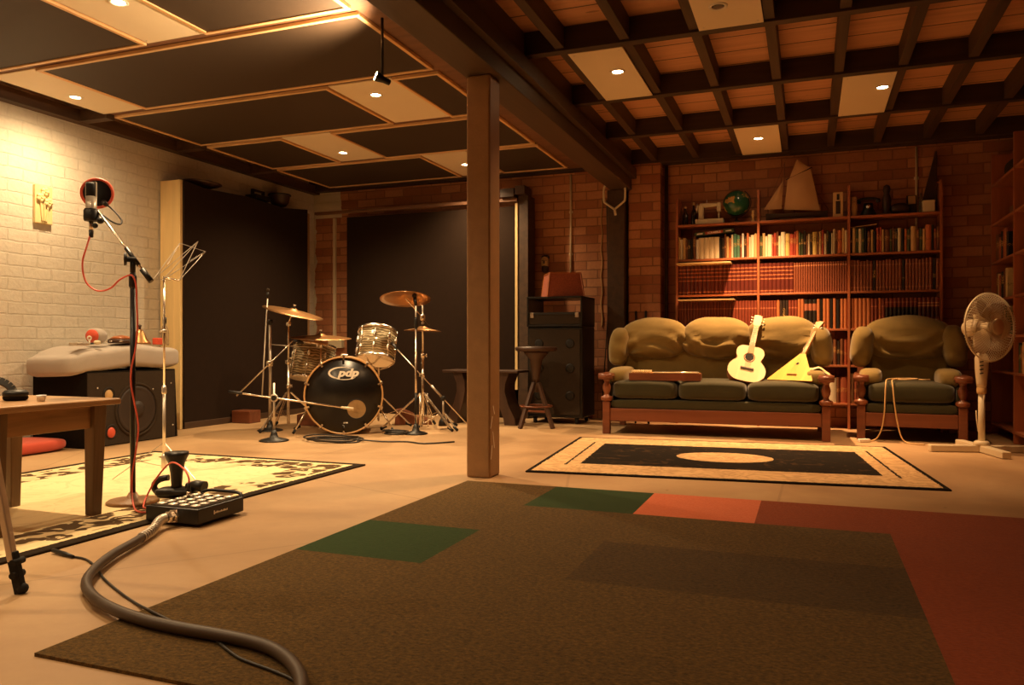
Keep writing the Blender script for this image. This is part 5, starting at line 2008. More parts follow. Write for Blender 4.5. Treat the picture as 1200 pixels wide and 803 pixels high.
p = atY(640, 309, YB)
t = thing('carved_mask', 'small carved bearded head mask hanging on the brick wall', 'mask', (p.x, YB-0.002, p.z-0.09))
mb = MB().sup((0, -0.03, 0.095), (0.085, 0.075, 0.165), 0.85, 0.85, 24, 18, 0, lambda q: V((q.x*(1-0.9*max(0, -q.z)), q.y, q.z)))
part('face', mb, M['tan'], t, 'tan carved face')
mb = MB().sup((0, -0.034, 0.035), (0.078, 0.07, 0.10), 0.8, 0.9, 20, 12)
mb.sup((0, -0.022, 0.155), (0.09, 0.07, 0.05), 0.8, 0.9, 20, 10)
part('beard_and_cap', mb, M['darkwood'], t, 'dark beard and cap')
mb = MB().sup((0, -0.072, 0.10), (0.016, 0.022, 0.04), 0.8, 0.8, 10, 8)
mb.sup((-0.02, -0.064, 0.118), (0.02, 0.012, 0.008), 1, 1, 8, 6)
mb.sup((0.02, -0.064, 0.118), (0.02, 0.012, 0.008), 1, 1, 8, 6)
part('nose_and_brows', mb, M['darkwood'], t)

t = thing('stool', 'dark round topped stool with splayed legs before the amplifier rack', 'stool', (-2.41, 6.98, 0))
part('seat', MB().lathe([(0.0, 0.715), (0.17, 0.715), (0.195, 0.725), (0.20, 0.745), (0.19, 0.76), (0.0, 0.765)], 36), M['darkwood'], t)
part('under_block', MB().lathe([(0.03, 0.42), (0.04, 0.50), (0.06, 0.64), (0.11, 0.69), (0.12, 0.715)], 24), M['darkwoodz'], t)
part('screw_post', MB().cyl((0, 0, 0.33), (0, 0, 0.60), 0.03, None, 14), M['darkwoodz'], t)
for k in range(4):
    a = PI/4+PI/2*k+0.35
    d = V((math.cos(a), math.sin(a), 0))
    part('leg', MB().bar(d*0.03+V((0, 0, 0.42)), d*0.215+V((0, 0, 0.0)), 0.034, 0.034, 0, UP, 0.004), M['darkwoodz'], t)
mb = MB().torus((0, 0, 0.20), 0.15, 0.009, UP, 36, 8)
part('foot_ring', mb, M['redwood'], t)
part('stretcher', MB().bar((-0.13, 0.02, 0.15), (0.13, -0.02, 0.15), 0.03, 0.018), M['redwood'], t)

t = thing('side_bench', 'small dark brown bench with curved splayed ends behind the column', 'bench', (-3.0, 7.16, 0))
part('top', MB().box(-0.40, 0.40, -0.17, 0.17, 0.505, 0.53, 0, 0.006), M['darkwood'], t)
for s in (-1, 1):
    pr = [(0.20, 0.505), (0.30, 0.505), (0.26, 0.40), (0.255, 0.32), (0.29, 0.2), (0.36, 0.06), (0.37, 0.0), (0.25, 0.0), (0.24, 0.06), (0.19, 0.2), (0.165, 0.32), (0.17, 0.42)]
    part('end_board', MB().prism([(s*x, z) for x, z in pr], -0.14, 0.14, 0, 0.004), M['darkwoodz'], t)
part('stretcher', MB().box(-0.2, 0.2, -0.015, 0.015, 0.26, 0.33, 0, 0.004), M['redwood'], t)

# fire irons / poles leaning in the pier corner
mb = MB().tube([(-1.60, 7.64, 0.004), (-1.645, 7.875, 1.12)], 0.010, 8)
solo('pole', mb, M['blackmetal'], 'thin black pole leaning on the brick pier behind the sofa, left one', 'pole', 'black poles leaning on the pier')
mb = MB().tube([(-1.47, 7.64, 0.004), (-1.545, 7.875, 1.12)], 0.012, 8)
solo('pole', mb, M['blackmetal'], 'thin black pole leaning on the brick pier behind the sofa, right one', 'pole', 'black poles leaning on the pier')
# ------------------------------------------------------------------ wide bookcase
UX = [-1.225, -0.453, 0.345, 1.098]
SZ = [1.965, 1.622, 1.273, 0.929, 0.592, 0.239]
YBF = 7.82
bc = thing('bookcase', 'wide open red brown bookcase of three bays against the brick wall', 'bookcase', (0, YBF, 0))
for i, x in enumerate(UX):
    part('upright', MB().box(x-0.011, x+0.011, 0, 0.215, 0, (2.235, 2.26, 2.25, 2.245)[i], 0, 0.002), M['shelfz'], bc)
for z in SZ:
    for i in range(3):
        part('shelf_board', MB().box(UX[i]+0.0115, UX[i+1]-0.0115, 0.004, 0.212, z-0.020, z, 0, 0.002), M['shelf'], bc)

BK = {
    'tan': (hexlin(190, 148, 96), 'tan'), 'cream': (hexlin(208, 182, 130), 'cream'), 'yellow': (hexlin(222, 190, 110), 'yellow'),
    'brown': (hexlin(118, 72, 44), 'brown'), 'dark': (hexlin(52, 38, 28), 'dark brown'), 'black': (hexlin(30, 26, 22), 'black'),
    'red': (hexlin(170, 70, 50), 'red'), 'orange': (hexlin(206, 118, 70), 'orange'), 'green': (hexlin(70, 78, 48), 'olive green'),
    'teal': (hexlin(78, 122, 96), 'teal green'), 'white': (hexlin(216, 200, 166), 'white'), 'rust': (hexlin(158, 82, 52), 'rust brown'),
}
M['paper'] = plain('book_pages', hexlin(222, 202, 164), 0.9, 0, 0.08, 60)


def cover_mat(key):
    nm = 'cover_'+key
    if nm not in M:
        c = BK[key][0]
        m = N(nm)
        co = m.coord()
        x, y, z = m.sep(co)[0:3]
        n = m.noise(co, 30, 3)
        col = m.mix(n, vary(c, 0.8), vary(c, 1.15))
        info = m.n('ShaderNodeObjectInfo')
        r = info.outputs['Random']
        # small title block on the spine, its height differs from book to book
        z0 = m.math('MULTIPLY_ADD', r, 0.06, 0.10)
        blk = m.math('LESS_THAN', m.math('ABSOLUTE', m.math('SUBTRACT', z, z0)), m.math('MULTIPLY_ADD', r, 0.03, 0.008))
        tx = m.math('GREATER_THAN', m.noise(m.mapv(co, (1, 1, 1.0)), 140, 1), 0.52)
        ink = vary(c, 0.35) if sum(c[:3]) > 0.5 else hexlin(206, 160, 92)
        col = m.mix(m.math('MULTIPLY', m.math('MULTIPLY', blk, tx), 0.75), col, ink)
        m.base(col)
        M[nm] = m.set(0.5)
    return M[nm]


def banded(nm, c, bands, c2, lower=None):
    """leather spine with stripes at heights (fractions of 0.285 m); lower: (z0, z1, colour) wide block"""
    m = N(nm)
    co = m.coord()
    x, y, z = m.sep(co)[0:3]
    n = m.noise(co, 26, 3)
    col = m.mix(n, vary(c, 0.75), vary(c, 1.2))
    if lower:
        k = m.math('MULTIPLY', m.math('GREATER_THAN', z, lower[0]), m.math('LESS_THAN', z, lower[1]))
        col = m.mix(k, col, lower[2])
    for b in bands:
        k = m.math('LESS_THAN', m.math('ABSOLUTE', m.math('SUBTRACT', z, b)), 0.0055)
        col = m.mix(k, col, c2)
    m.base(col)
    M[nm] = m.set(0.4)


banded('bind_maroon', hexlin(98, 40, 30), (0.022, 0.135, 0.172, 0.21, 0.245), hexlin(180, 108, 68))
banded('bind_redtan', hexlin(140, 78, 52), (0.25,), hexlin(208, 140, 96))
banded('bind_brown', hexlin(142, 82, 54), (0.03, 0.235), hexlin(176, 112, 76))
banded('bind_thinred', hexlin(136, 64, 44), (0.20,), hexlin(186, 110, 76))
banded('bind_blacktan', hexlin(40, 32, 26), (0.05,), hexlin(120, 84, 54), (0.17, 0.235, hexlin(170, 100, 70)))
banded('bind_blackred', hexlin(140, 62, 44), (0.06, 0.235), hexlin(190, 112, 76), (0.09, 0.19, hexlin(44, 30, 24)))
banded('bind_redgold', hexlin(138, 64, 44), (0.05, 0.075, 0.20, 0.225), hexlin(226, 160, 104), (0.10, 0.185, hexlin(92, 42, 32)))
banded('bind_plaintan', hexlin(186, 112, 68), (), hexlin(186, 112, 68))


def book_mesh(w, d, h, mats, taper=0.0):
    mb = MB()
    c = min(0.003, w*0.18)
    # spine, gently rounded, and two boards
    vs, fs = [], []
    n = 8
    bl = min(0.010, 0.36*w)
    for i in range(n+1):
        u = i/n
        x = -w/2+w*u
        b = -bl*math.sin(PI*u)**0.8
        vs += [(x, b, 0), (x, b, h)]
    for i in range(n):
        fs.append((2*i, 2*i+2, 2*i+3, 2*i+1))
    k = len(vs)
    vs += [(-w/2+c, c, 0), (w/2-c, c, 0), (w/2-c, c, h), (-w/2+c, c, h)]
    mb.add(vs, fs, 0)
    mb.box(-w/2, -w/2+c, 0, d, 0, h, 0)
    mb.box(w/2-c, w/2, 0, d, 0, h, 0)
    mb.box(-w/2+c, w/2-c, 0.0, d-0.005, 0.003, h-0.003, 1)
    # caps of the rounded spine
    top = [(-w/2+w*i/n, -bl*math.sin(PI*i/n)**0.8, h-0.001) for i in range(n+1)]
    mb.add(top, [tuple(range(n+1))], 0)
    return mb


ORD = ['first', 'second', 'third', 'fourth', 'fifth', 'sixth', 'seventh', 'eighth', 'ninth', 'tenth', 'eleventh', 'twelfth', 'thirteenth',
       'fourteenth', 'fifteenth', 'sixteenth', 'seventeenth', 'eighteenth', 'nineteenth', 'twentieth', 'twenty-first', 'twenty-second',
       'twenty-third', 'twenty-fourth', 'twenty-fifth', 'twenty-sixth', 'twenty-seventh', 'twenty-eighth', 'twenty-ninth', 'thirtieth',
       'thirty-first', 'thirty-second', 'thirty-third', 'thirty-fourth', 'thirty-fifth']
RN = {0: 'top row', 1: 'second row', 2: 'third row', 3: 'fourth row', 4: 'fifth row'}
BN = {0: 'left bay', 1: 'middle bay', 2: 'right bay'}
TOTAL = [0]


def place_books(seq, x0, x1, z, row, bay, yo=0.018):
    """seq: list of (material key, colour word, width, height, depth)"""
    tot = sum(s[2] for s in seq)
    f = (x1-x0)/tot
    x = x0
    for i, (mk, word, w, h, d) in enumerate(seq):
        w *= f
        mb = book_mesh(w-0.0016, d, h, None)
        o = bpy.data.objects.new('book', mb.mesh('book', [M[mk] if mk in M else cover_mat(mk), M['paper']]))
        COL.objects.link(o)
        o.location = (x+w/2, YBF+yo+(random.random()*0.012 if mk not in M or mk.startswith('cover') else random.random()*0.003), z+0.0004)
        tag(o, '%s book, %s from the left, %s of wide bookcase, %s' % (word, ORD[i], RN[row], BN[bay]), 'book', 'books, %s, %s' % (RN[row], BN[bay]))
        TOTAL[0] += 1
        x += w


random.seed(21)


def mix_row(words, h0=0.19, h1=0.235):
    out = []
    for wd in words.split():
        k = wd
        w = random.uniform(0.018, 0.034)
        if k.endswith('!'):
            k = k[:-1]
            w = 0.052
        h = random.uniform(h0, h1)
        out.append((k, BK[k][1], w, h, random.uniform(0.13, 0.16)))
    return out


g = 0.013
s = mix_row('tan cream tan brown dark black brown white')
s += [('cream', 'tall cream set', 0.052, 0.208, 0.155)]*4
s += mix_row('black dark brown tan orange cream teal teal brown white dark orange cream cream tan')
place_books(s, UX[0]+g, UX[1]-g, SZ[1], 0, 0)
s = mix_row('green tan cream cream! red red brown cream cream! yellow! red! red orange green green dark brown cream dark yellow! brown tan red cream green black cream cream brown orange! tan cream')
place_books(s, UX[1]+g, UX[2]-g, SZ[1], 0, 1)
s = mix_row('dark tan green cream green black brown tan black red red tan brown! green brown dark cream black orange green tan! brown green tan orange! black rust brown')
place_books(s, UX[2]+g, UX[3]-g, SZ[1], 0, 2)

place_books([('bind_maroon', 'maroon gold banded', 0.038, 0.285, 0.17)]*19, UX[0]+g, UX[1]-g, SZ[2], 1, 0, 0.022)
place_books([('bind_maroon', 'maroon gold banded', 0.038, 0.285, 0.17)]*8+[('bind_redtan', 'narrow red tan bound', 0.021, 0.28, 0.17)]*22, UX[1]+g, UX[2]-g, SZ[2], 1, 1, 0.022)
place_books([('bind_brown', 'brown leather bound', random.uniform(0.024, 0.03), random.uniform(0.268, 0.285), 0.17) if k % 9 != 7 else ('dark', 'dark brown', 0.028, 0.275, 0.17) for k in range(27)], UX[2]+g, UX[3]-g, SZ[2], 1, 2, 0.022)
place_books([('bind_thinred', 'thin red bound', 0.028, 0.275, 0.17)]*26, UX[0]+g, UX[1]-g, SZ[3], 2, 0, 0.022)
s = [('bind_thinred', 'thin red bound', 0.026, 0.272, 0.17)]*6+[('orange', 'orange', 0.03, 0.275, 0.17)]+[('dark', 'dark brown', 0.027, 0.272, 0.17)]*3+[('bind_thinred', 'red bound', 0.028, 0.27, 0.17)]*3
s += [('bind_plaintan', 'tan bound', 0.03, 0.28, 0.17)]*2+[('bind_blacktan', 'black spined tan labelled', 0.038, 0.275, 0.17)]*3+[('bind_plaintan', 'tan bound', 0.03, 0.278, 0.17), ('black', 'black', 0.024, 0.275, 0.17)]
s += [('bind_plaintan', 'tan bound', 0.032, 0.28, 0.17)]*2+[('black', 'black', 0.026, 0.275, 0.17), ('bind_plaintan', 'tan bound', 0.03, 0.28, 0.17), ('black', 'black', 0.034, 0.27, 0.17)]+[('bind_plaintan', 'tan bound', 0.031, 0.276, 0.17)]*2
place_books(s, UX[1]+g, UX[2]-g, SZ[3], 2, 1, 0.022)
s = [('bind_plaintan', 'tan bound', 0.034, 0.276, 0.17)]*5+[('bind_thinred', 'dark red bound', 0.03, 0.27, 0.17)]*2+[('orange', 'orange', 0.03, 0.275, 0.17), ('bind_thinred', 'red bound', 0.028, 0.27, 0.17)]
s += [('bind_blackred', 'black and red banded', 0.033, 0.272, 0.17)]*8+[('bind_redgold', 'red gold banded', 0.034, 0.272, 0.17)]*5
place_books(s, UX[2]+g, UX[3]-g, SZ[3], 2, 2, 0.022)
# fourth and fifth rows: only the part seen between sofa and armchair
s = mix_row('dark brown dark brown rust', 0.21, 0.25)
place_books(s, UX[2]-0.16, UX[2]-g, SZ[4], 3, 1, 0.03)
s = mix_row('dark rust brown black dark brown! dark', 0.2, 0.24)
place_books(s, UX[2]+g, UX[2]+0.23, SZ[4], 3, 2, 0.035)
s = mix_row('cream! brown rust!', 0.22, 0.27)
place_books(s, UX[2]-0.17, UX[2]-g, SZ[5], 4, 1, 0.03)
s = mix_row('cream rust brown dark', 0.24, 0.29)
place_books(s, UX[2]+g, UX[2]+0.14, SZ[5], 4, 2, 0.03)
# leaning cream book in the fourth row
mb = book_mesh(0.036, 0.15, 0.27, None)
o = bpy.data.objects.new('book', mb.mesh('book', [cover_mat('cream'), M['paper']]))
COL.objects.link(o)
o.location = (UX[2]+0.262, YBF+0.03, SZ[4]+0.0026)
o.rotation_euler = (0, math.radians(-4), 0)
tag(o, 'tall cream book leaning alone beside the armchair wing, fourth row', 'book')
mb = MB().lathe([(0.02, 0), (0.024, 0.006), (0.022, 0.05), (0.02, 0.105), (0.0, 0.11)], 16)
mb.v = [p+V((UX[2]+0.088, YBF+0.02, SZ[4])) for p in mb.v]
for p in mb.v:
    pass
t = thing('candle', 'cream topped dark candle standing before the fourth row of books', 'candle', (UX[2]+0.088, YBF+0.014, SZ[4]+0.0005))
part('holder', MB().lathe([(0.012, 0), (0.013, 0.15), (0.012, 0.17)], 14), M['dark'] if 'dark' in M else M['darkwood'], t)
part('wax', MB().lathe([(0.016, 0.165), (0.018, 0.18), (0.0185, 0.225), (0.0, 0.228)], 16), M['cream'], t)

# flat folders lying over the books and standing out from the shelf
mb = MB().box(UX[0]+0.014, -0.70, YBF-0.125, YBF+0.15, SZ[2]+0.2868, SZ[2]+0.303, 0, 0.002)
solo('folder', mb, M['tan'], 'large pale folder lying flat over the left books, second row, overhanging', 'folder', 'flat folders on the left books')
mb = MB().box(UX[0]+0.03, -0.665, YBF-0.135, YBF+0.15, SZ[3]+0.2768, SZ[3]+0.288, 0, 0.002)
solo('folder', mb, M['tan'], 'large pale folder lying flat over the left books, third row, overhanging', 'folder', 'flat folders on the left books')
# word game box on the cream set
xl, xr = -1.055, -0.68
t = thing('game_box', 'long dark green game box with red name plate lying on the books', 'box', ((xl+xr)/2, YBF+0.03, SZ[1]+0.24))
t.rotation_euler.y = math.radians(-4.2)
w = (xr-xl)/2
part('box', MB().box(-w, w, 0, 0.16, 0, 0.036, 0, 0.003), M['cover_green'] if 'cover_green' in M else M['black'], t)
pl = part('name_plate', MB().box(-0.085, 0.085, -0.0012, 0.0, 0.004, 0.032), M['cover_red'], t, 'red name plate')
lt = text_mb('SCRABBLE', 0.028, 0.0004, Matrix.Translation((0, -0.0016, 0.018)) @ Matrix.Rotation(PI/2, 4, 'X'), 0.0004)
part('lettering', lt, M['logowhite'], pl, 'white capital letters')
for sx in (-1, 1):
    part('end_label', MB().box(sx*(w-0.05)-0.028, sx*(w-0.05)+0.028, -0.001, 0.0, 0.012, 0.024), M['logowhite'], t)

# ------------------------------------------------------------------ things on top of the bookcase
ZT = SZ[0]+0.0006


def on_top(px, Y=YBF+0.10):
    return atY(px, 250, Y).x


t = thing('sewing_machine', 'pale sewing machine on top of the bookcase beside the globe', 'sewing machine', (on_top(832), YBF+0.10, ZT))
part('base', MB().box(-0.135, 0.135, -0.065, 0.065, 0, 0.052, 0, 0.006), M['cream'], t)
mb = MB().box(-0.11, -0.062, -0.035, 0.035, 0.052, 0.195, 0, 0.008)
mb.bar((-0.10, 0, 0.195), (0.09, 0, 0.195), 0.05, 0.042, 0, UP, 0.01, 0.046, 0.034)
part('arm', mb, M['cream'], t)
mb = MB().box(0.068, 0.104, -0.03, 0.03, 0.125, 0.215, 0, 0.008)
mb.cyl((0.086, 0, 0.13), (0.086, 0, 0.06), 0.007)
part('needle_head', mb, M['cream'], t)
part('hand_wheel', MB().lathe([(0.0, 0), (0.045, 0.004), (0.045, 0.018), (0.0, 0.022)], 24, 0, (-0.112, 0, 0.17), (-1, 0, 0)), M['steel'], t)
part('spool_pin', MB().cyl((-0.03, 0, 0.21), (-0.03, 0, 0.25), 0.004), M['steel'], t)

gx = on_top(863)
t = thing('globe', 'green world globe on a dark stand on top of the bookcase', 'globe', (gx, YBF+0.10, ZT))
part('stand_base', MB().lathe([(0.075, 0), (0.075, 0.008), (0.03, 0.022), (0.012, 0.035), (0.010, 0.06)], 28), M['darkwood'], t)
gc = V((0, 0, 0.198))
axv = V((0.38, 0, 0.92)).normalized()
mb = MB().tube([gc+V((math.cos(a)*0.137, 0, math.sin(a)*0.137)) for a in [math.radians(-112+14*k) for k in range(13)]], 0.005, 8)
part('meridian_arc', mb, M['darkwood'], t)
part('sphere', MB().ball(gc, 0.127, 40), M['globe'], t)
sx_ = on_top(880, YBF+0.05)
t = thing('figurine', 'small pale turned figurine standing between globe and upright', 'figurine', (UX[1]-0.05, YBF+0.03, ZT))
part('figure', MB().lathe([(0.018, 0), (0.018, 0.01), (0.008, 0.02), (0.012, 0.045), (0.016, 0.06), (0.007, 0.075), (0.013, 0.09), (0.011, 0.105), (0.0, 0.112)], 18), M['tan'], t)

bott = [(803, 0.030, 0.20, 'darkglass', 'dark bottle nearest the left end of bookcase top', 0.11),
        (813, 0.026, 0.235, 'darkglass', 'slim dark bottle second from the left end of bookcase top', 0.12),
        (821, 0.024, 0.17, 'glass', 'small clear bottle behind the sewing machine, bookcase top', 0.185)]
for px, r, h, mk, lb, yo in bott:
    t = thing('bottle', lb, 'bottle', (on_top(px, YBF+yo), YBF+yo, ZT), 0, 'bottles on the bookcase top')
    part('glass', MB().lathe([(r*0.9, 0), (r, 0.008), (r, h*0.55), (r*0.4, h*0.72), (r*0.36, h*0.92), (0.0, h*0.93)], 20), M[mk], t)
    part('cap', MB().lathe([(r*0.42, h*0.88), (r*0.42, h), (0.0, h)], 12), M['steel'] if mk == 'glass' else M['tan'], t)

# sailing ship model, modelled in its own x,z with thickness in y
ox = on_top(893, YBF+0.09)
k = (on_top(975, YBF+0.09)-ox)/82.0
t = thing('ship_model', 'wooden sailing ship model with tan sails on top of the bookcase', 'model ship', (ox, YBF+0.09, ZT))


def sp_(px, py):
    q = atY(px, py, YBF+0.09)
    return (q.x-ox, q.z-ZT)


zb0 = sp_(900, 252)[1]
hl = [(sp_(895, 248)[0], 0.055), (sp_(973, 248)[0], 0.055), (sp_(968, 250)[0], 0.012), (sp_(899, 252)[0], 0.012)]
mb = MB()
vs, fs = [], []
n = 16
xa_, xb_ = hl[0][0]+0.02, hl[1][0]-0.02
for i in range(n+1):
    u = i/n
    x = xa_+(xb_-xa_)*u
    wd = 0.045*math.sin(PI*min(1, 0.08+0.86*u))**0.6
    zt_ = 0.062+0.012*(2*u-1)**2
    vs += [(x, -wd, zt_), (x, -wd*0.75, 0.03), (x, -0.012, 0.008), (x, 0.012, 0.008), (x, wd*0.75, 0.03), (x, wd, zt_)]
for i in range(n):
    for j in range(5):
        a = i*6+j
        fs.append((a, a+1, a+7, a+6))
    fs.append((i*6+5, i*6, i*6+6, i*6+11))
fs += [tuple(range(6)), tuple(n*6+j for j in range(6))[::-1]]
mb.add(vs, fs, 0, False)
part('hull', mb, M['darkwood'], t)
part('cradle', MB().box(xa_+0.12, xb_-0.12, -0.03, 0.03, 0, 0.02, 0, 0.003), M['darkwood'], t)
mx = sp_(918, 250)[0]
tp = sp_(933, 187)
part('mast', MB().cyl((mx, 0, 0.03), (mx+0.01, 0, tp[1]-0.03), 0.006, 0.004), M['redwoodz'], t)
part('bowsprit', MB().cyl((xb_-0.03, 0, 0.065), (hl[1][0]+0.02, 0, 0.075), 0.005, 0.003), M['redwoodz'], t)


def sail(pts, bow, name):
    """quad or triangle sail, billowing in y"""
    P_ = [V((x, 0, z)) for x, z in pts]
    if len(P_) == 3:
        P_.append(P_[2])
    a, b, c, d = P_
    n = 10
    vs, fs = [], []
    for i in range(n+1):
        for j in range(n+1):
            u, v = i/n, j/n
            q = (a*(1-u)+b*u)*(1-v)+(d*(1-u)+c*u)*v
            q.y = -bow*math.sin(PI*u)*math.sin(PI*min(1, v*0.9+0.05))-0.006
            vs.append(q)
    for i in range(n):
        for j in range(n):
            e = i*(n+1)+j
            fs.append((e, e+1, e+n+2, e+n+1))
    m_ = MB().add(vs, fs, 0, True)
    m_.add([q+V((0, 0.002, 0)) for q in vs], [f[::-1] for f in fs], 0, True)
    part(name, m_, M['sail'], t)


sail([sp_(895, 246), sp_(916, 245), sp_(918, 211)], 0.02, 'jib_sail')
sail([sp_(919, 246), sp_(961, 247), sp_(950, 198), sp_(923, 210)], 0.035, 'main_sail')
sail([sp_(925, 209), sp_(949, 197), sp_(934, 187)], 0.012, 'top_sail')
part('gaff', MB().cyl((*[sp_(921, 211)[0]], -0.004, sp_(921, 211)[1]), (sp_(952, 196)[0], -0.004, sp_(952, 196)[1]), 0.004), M['darkwood'], t)
mb = MB()
for a, b in (((933, 188), (971, 246)), ((920, 190), (897, 247))):
    p, q = sp_(*a), sp_(*b)
    mb.tube([(p[0], 0, p[1]), (q[0], 0, q[1])], 0.0012, 4)
part('rigging', mb, M['darkwood'], t)

x = on_top(982, YBF+0.07)
t = thing('decorated_tin', 'tall pale decorated tin standing between the ship and upright', 'tin', (x, YBF+0.07, ZT))
part('tin', MB().box(-0.043, 0.043, -0.03, 0.03, 0, 0.232, 0, 0.004), M['tan'], t)
mb = MB().box(-0.02, 0.02, -0.0315, -0.03, 0.03, 0.15)
mb.box(-0.012, 0.012, -0.0315, -0.03, 0.16, 0.215)
part('printed_front', mb, M['speakergrey'], t, 'dark printed pattern')
x = on_top(998, YBF+0.07)
mb = book_mesh(0.05, 0.15, 0.178, None)
o = bpy.data.objects.new('book', mb.mesh('book', [cover_mat('tan'), M['paper']]))
COL.objects.link(o)
o.location = (UX[2]+0.045, YBF+0.04, ZT)
tag(o, 'single tan book standing on top of the bookcase beside upright', 'book')

x = on_top(1014)+0.025
t = thing('telephone', 'dark rounded old telephone with bright highlight on the bookcase top', 'telephone', (x, YBF+0.10, ZT))
mb = MB().lathe([(0.075, 0), (0.07, 0.02), (0.045, 0.07), (0.04, 0.12), (0.0, 0.125)], 20)
part('body', mb, M['black'], t)
part('dial', MB().lathe([(0.024, 0.0), (0.022, 0.006), (0.0, 0.007)], 20, 0, (0.0, -0.052, 0.085), (0, -1, 0.4)), M['chrome'], t)
mb = MB().tube(spline([(-0.085, 0, 0.125), (-0.075, 0, 0.155), (-0.03, 0, 0.165), (0.03, 0, 0.165), (0.075, 0, 0.155), (0.085, 0, 0.125)], 5), [0.022]*5+[0.012]*16+[0.022]*5, 10)
part('handset', mb, M['black'], t)

x = on_top(1039)
t = thing('statuette', 'tall dark carved statuette on the bookcase top', 'statuette', (x, YBF+0.10, ZT))
part('figure', MB().lathe([(0.045, 0), (0.045, 0.015), (0.028, 0.03), (0.036, 0.09), (0.042, 0.14), (0.03, 0.18), (0.024, 0.20), (0.034, 0.235), (0.026, 0.27), (0.0, 0.285)], 20), M['darkwood'], t)
x = on_top(1055)
t = thing('carving', 'long low dark carving lying beside the statuette', 'carving', (x, YBF+0.11, ZT))
part('body', MB().sup((0, 0, 0.055), (0.17, 0.09, 0.11), 0.9, 0.8, 24, 14), M['darkwood'], t)
x = on_top(1069, YBF+0.13)
t = thing('picture_frame', 'small pale framed picture leaning near the right end of bookcase top', 'picture', (x, YBF+0.16, ZT))
part('frame', MB().bar((0, 0, 0.006), (0, 0.03, 0.185), 0.085, 0.012, 0, (0, 1, 0), 0.003), M['darkwood'], t)
part('picture', MB().bar((0, -0.0035, 0.10), (0, 0.009, 0.175), 0.06, 0.012, 0, (0, 1, 0)), M['tan'], t)
x = on_top(1079)
t = thing('bottle', 'slim glass bottle near the right end of bookcase top', 'bottle', (x, YBF+0.10, ZT), 0, 'bottles on the bookcase top')
part('glass', MB().lathe([(0.016, 0), (0.018, 0.01), (0.018, 0.11), (0.008, 0.14), (0.008, 0.185), (0, 0.186)], 18), M['glass'], t)
x = on_top(1088, YBF+0.05)
t = thing('pale_box', 'small pale box at the right end of bookcase top', 'box', (x, YBF+0.05, ZT))
part('box', MB().box(-0.05, 0.05, -0.035, 0.035, 0, 0.105, 0, 0.012, 3), M['cream'], t)
part('lid', MB().box(-0.052, 0.052, -0.037, 0.037, 0.085, 0.107, 0, 0.008), M['cream'], t)
q0, q1 = atY(1087, 240, YBF+0.17), atY(1103, 178, YBF+0.20)
mb = MB().prism([(UX[3]-0.16, ZT), (UX[3]-0.014, ZT), (UX[3]-0.014, q1.z), (UX[3]-0.028, q1.z)], YBF+0.15, YBF+0.18, 0, 0.003)
solo('triangular_board', mb, M['darkwood'], 'tall dark triangular board standing at the right end of bookcase top', 'ornament')
# leaning flat book over the right bay top row
mb = MB()
mb.M = Matrix.Translation((UX[2]+0.125, YBF+0.10, SZ[1]+0.2465)) @ Matrix.Rotation(math.radians(-6), 4, 'Y')
mb.box(-0.11, 0.11, -0.07, 0.06, 0, 0.006, 0, 0.001)
solo('folder', mb, M['tan'], 'thin flat tan folder lying tilted over the right bay top row', 'folder')

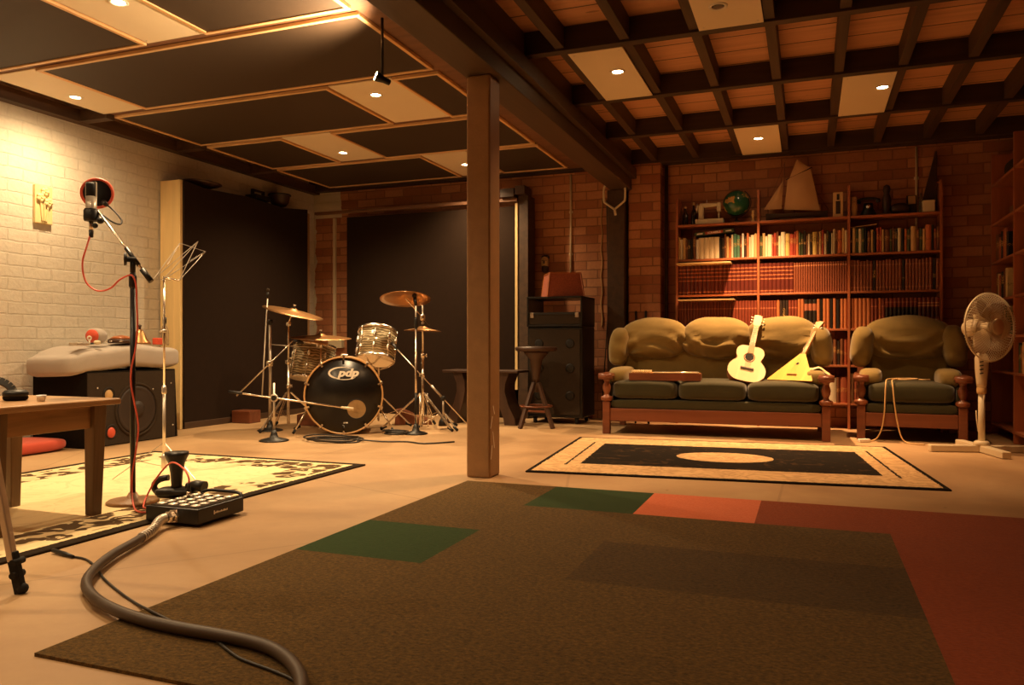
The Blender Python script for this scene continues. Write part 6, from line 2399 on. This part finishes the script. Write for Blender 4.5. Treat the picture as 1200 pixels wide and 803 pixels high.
# ------------------------------------------------------------------ bookcase along the right wall
XS = 1.50
rb = thing('bookcase', 'tall red brown bookcase along the right wall behind the fan', 'bookcase', (XS, 6.9, 0))
UY = [7.93, 7.12, 6.30, 5.50]
for y in UY:
    part('upright', MB().box(0, 0.27, y-6.9-0.012, y-6.9+0.012, 0, 2.45, 0, 0.002), M['shelfz'], rb)
RZ_ = [0.10, 0.45, 0.80, 1.15, 1.50, 1.84, 2.18]
RSH = [0.10, 0.56, 0.86, 1.17, 1.50, 1.835, 2.18]
for i in range(3):
    for z in RSH:
        part('shelf_board', MB().box(0.003, 0.27, UY[i+1]-6.9+0.0125, UY[i]-6.9-0.0125, z-0.02, z, 0, 0.002), M['shelfy'], rb)
random.seed(5)
pal = ['brown', 'dark', 'tan', 'rust', 'green', 'cream', 'black', 'red']
rown = {1.17: 'third shelf from the floor', 1.50: 'fourth shelf from the floor', 0.86: 'second shelf from the floor', 0.56: 'lowest visible shelf'}
for z, n0, ya in ((1.50, 11, UY[0]-0.03), (1.17, 9, UY[0]-0.05), (0.86, 6, UY[0]-0.3), (0.56, 6, UY[1]-0.03)):
    y = ya
    for i in range(n0):
        kx = random.choice(pal)
        w = random.uniform(0.03, 0.055)
        h = random.uniform(0.19, 0.25)
        mb = book_mesh(w-0.001, 0.15, h, None)
        o = bpy.data.objects.new('book', mb.mesh('book', [cover_mat(kx), M['paper']]))
        COL.objects.link(o)
        o.rotation_euler = (0, 0, -PI/2)
        o.location = (XS+0.03+random.random()*0.01, y-w/2, z+0.0004)
        tag(o, '%s book, %s from the back wall, right side bookcase, %s' % (BK[kx][1], ORD[i], rown[z]), 'book', 'books in the right side bookcase')
        TOTAL[0] += 1
        y -= w
mb = MB().sup((XS+0.12, 7.55, 2.18+0.07), (0.16, 0.34, 0.139), 0.6, 0.6, 24, 14)
solo('bundle', mb, M['speakergrey'], 'dark soft bundle on the topmost shelf of the right side bookcase', 'bundle')
mb = MB().box(XS+0.05, XS+0.2, 7.3, 7.5, 1.8355, 1.92, 0, 0.01)
solo('box', mb, M['brownply'], 'brown box on the upper shelf of the right side bookcase', 'box')
print('books', TOTAL[0])
# ------------------------------------------------------------------ world and view
w = bpy.data.worlds.new('world')
SC.world = w
w.use_nodes = True
w.node_tree.nodes['Background'].inputs[0].default_value = (1.0, 0.62, 0.30, 1)
w.node_tree.nodes['Background'].inputs[1].default_value = 0.02
SC.view_settings.view_transform = 'Standard'
SC.view_settings.look = 'None'
SC.view_settings.gamma = 1
SC.view_settings.use_curve_mapping = False
SC.view_settings.exposure = EXPO
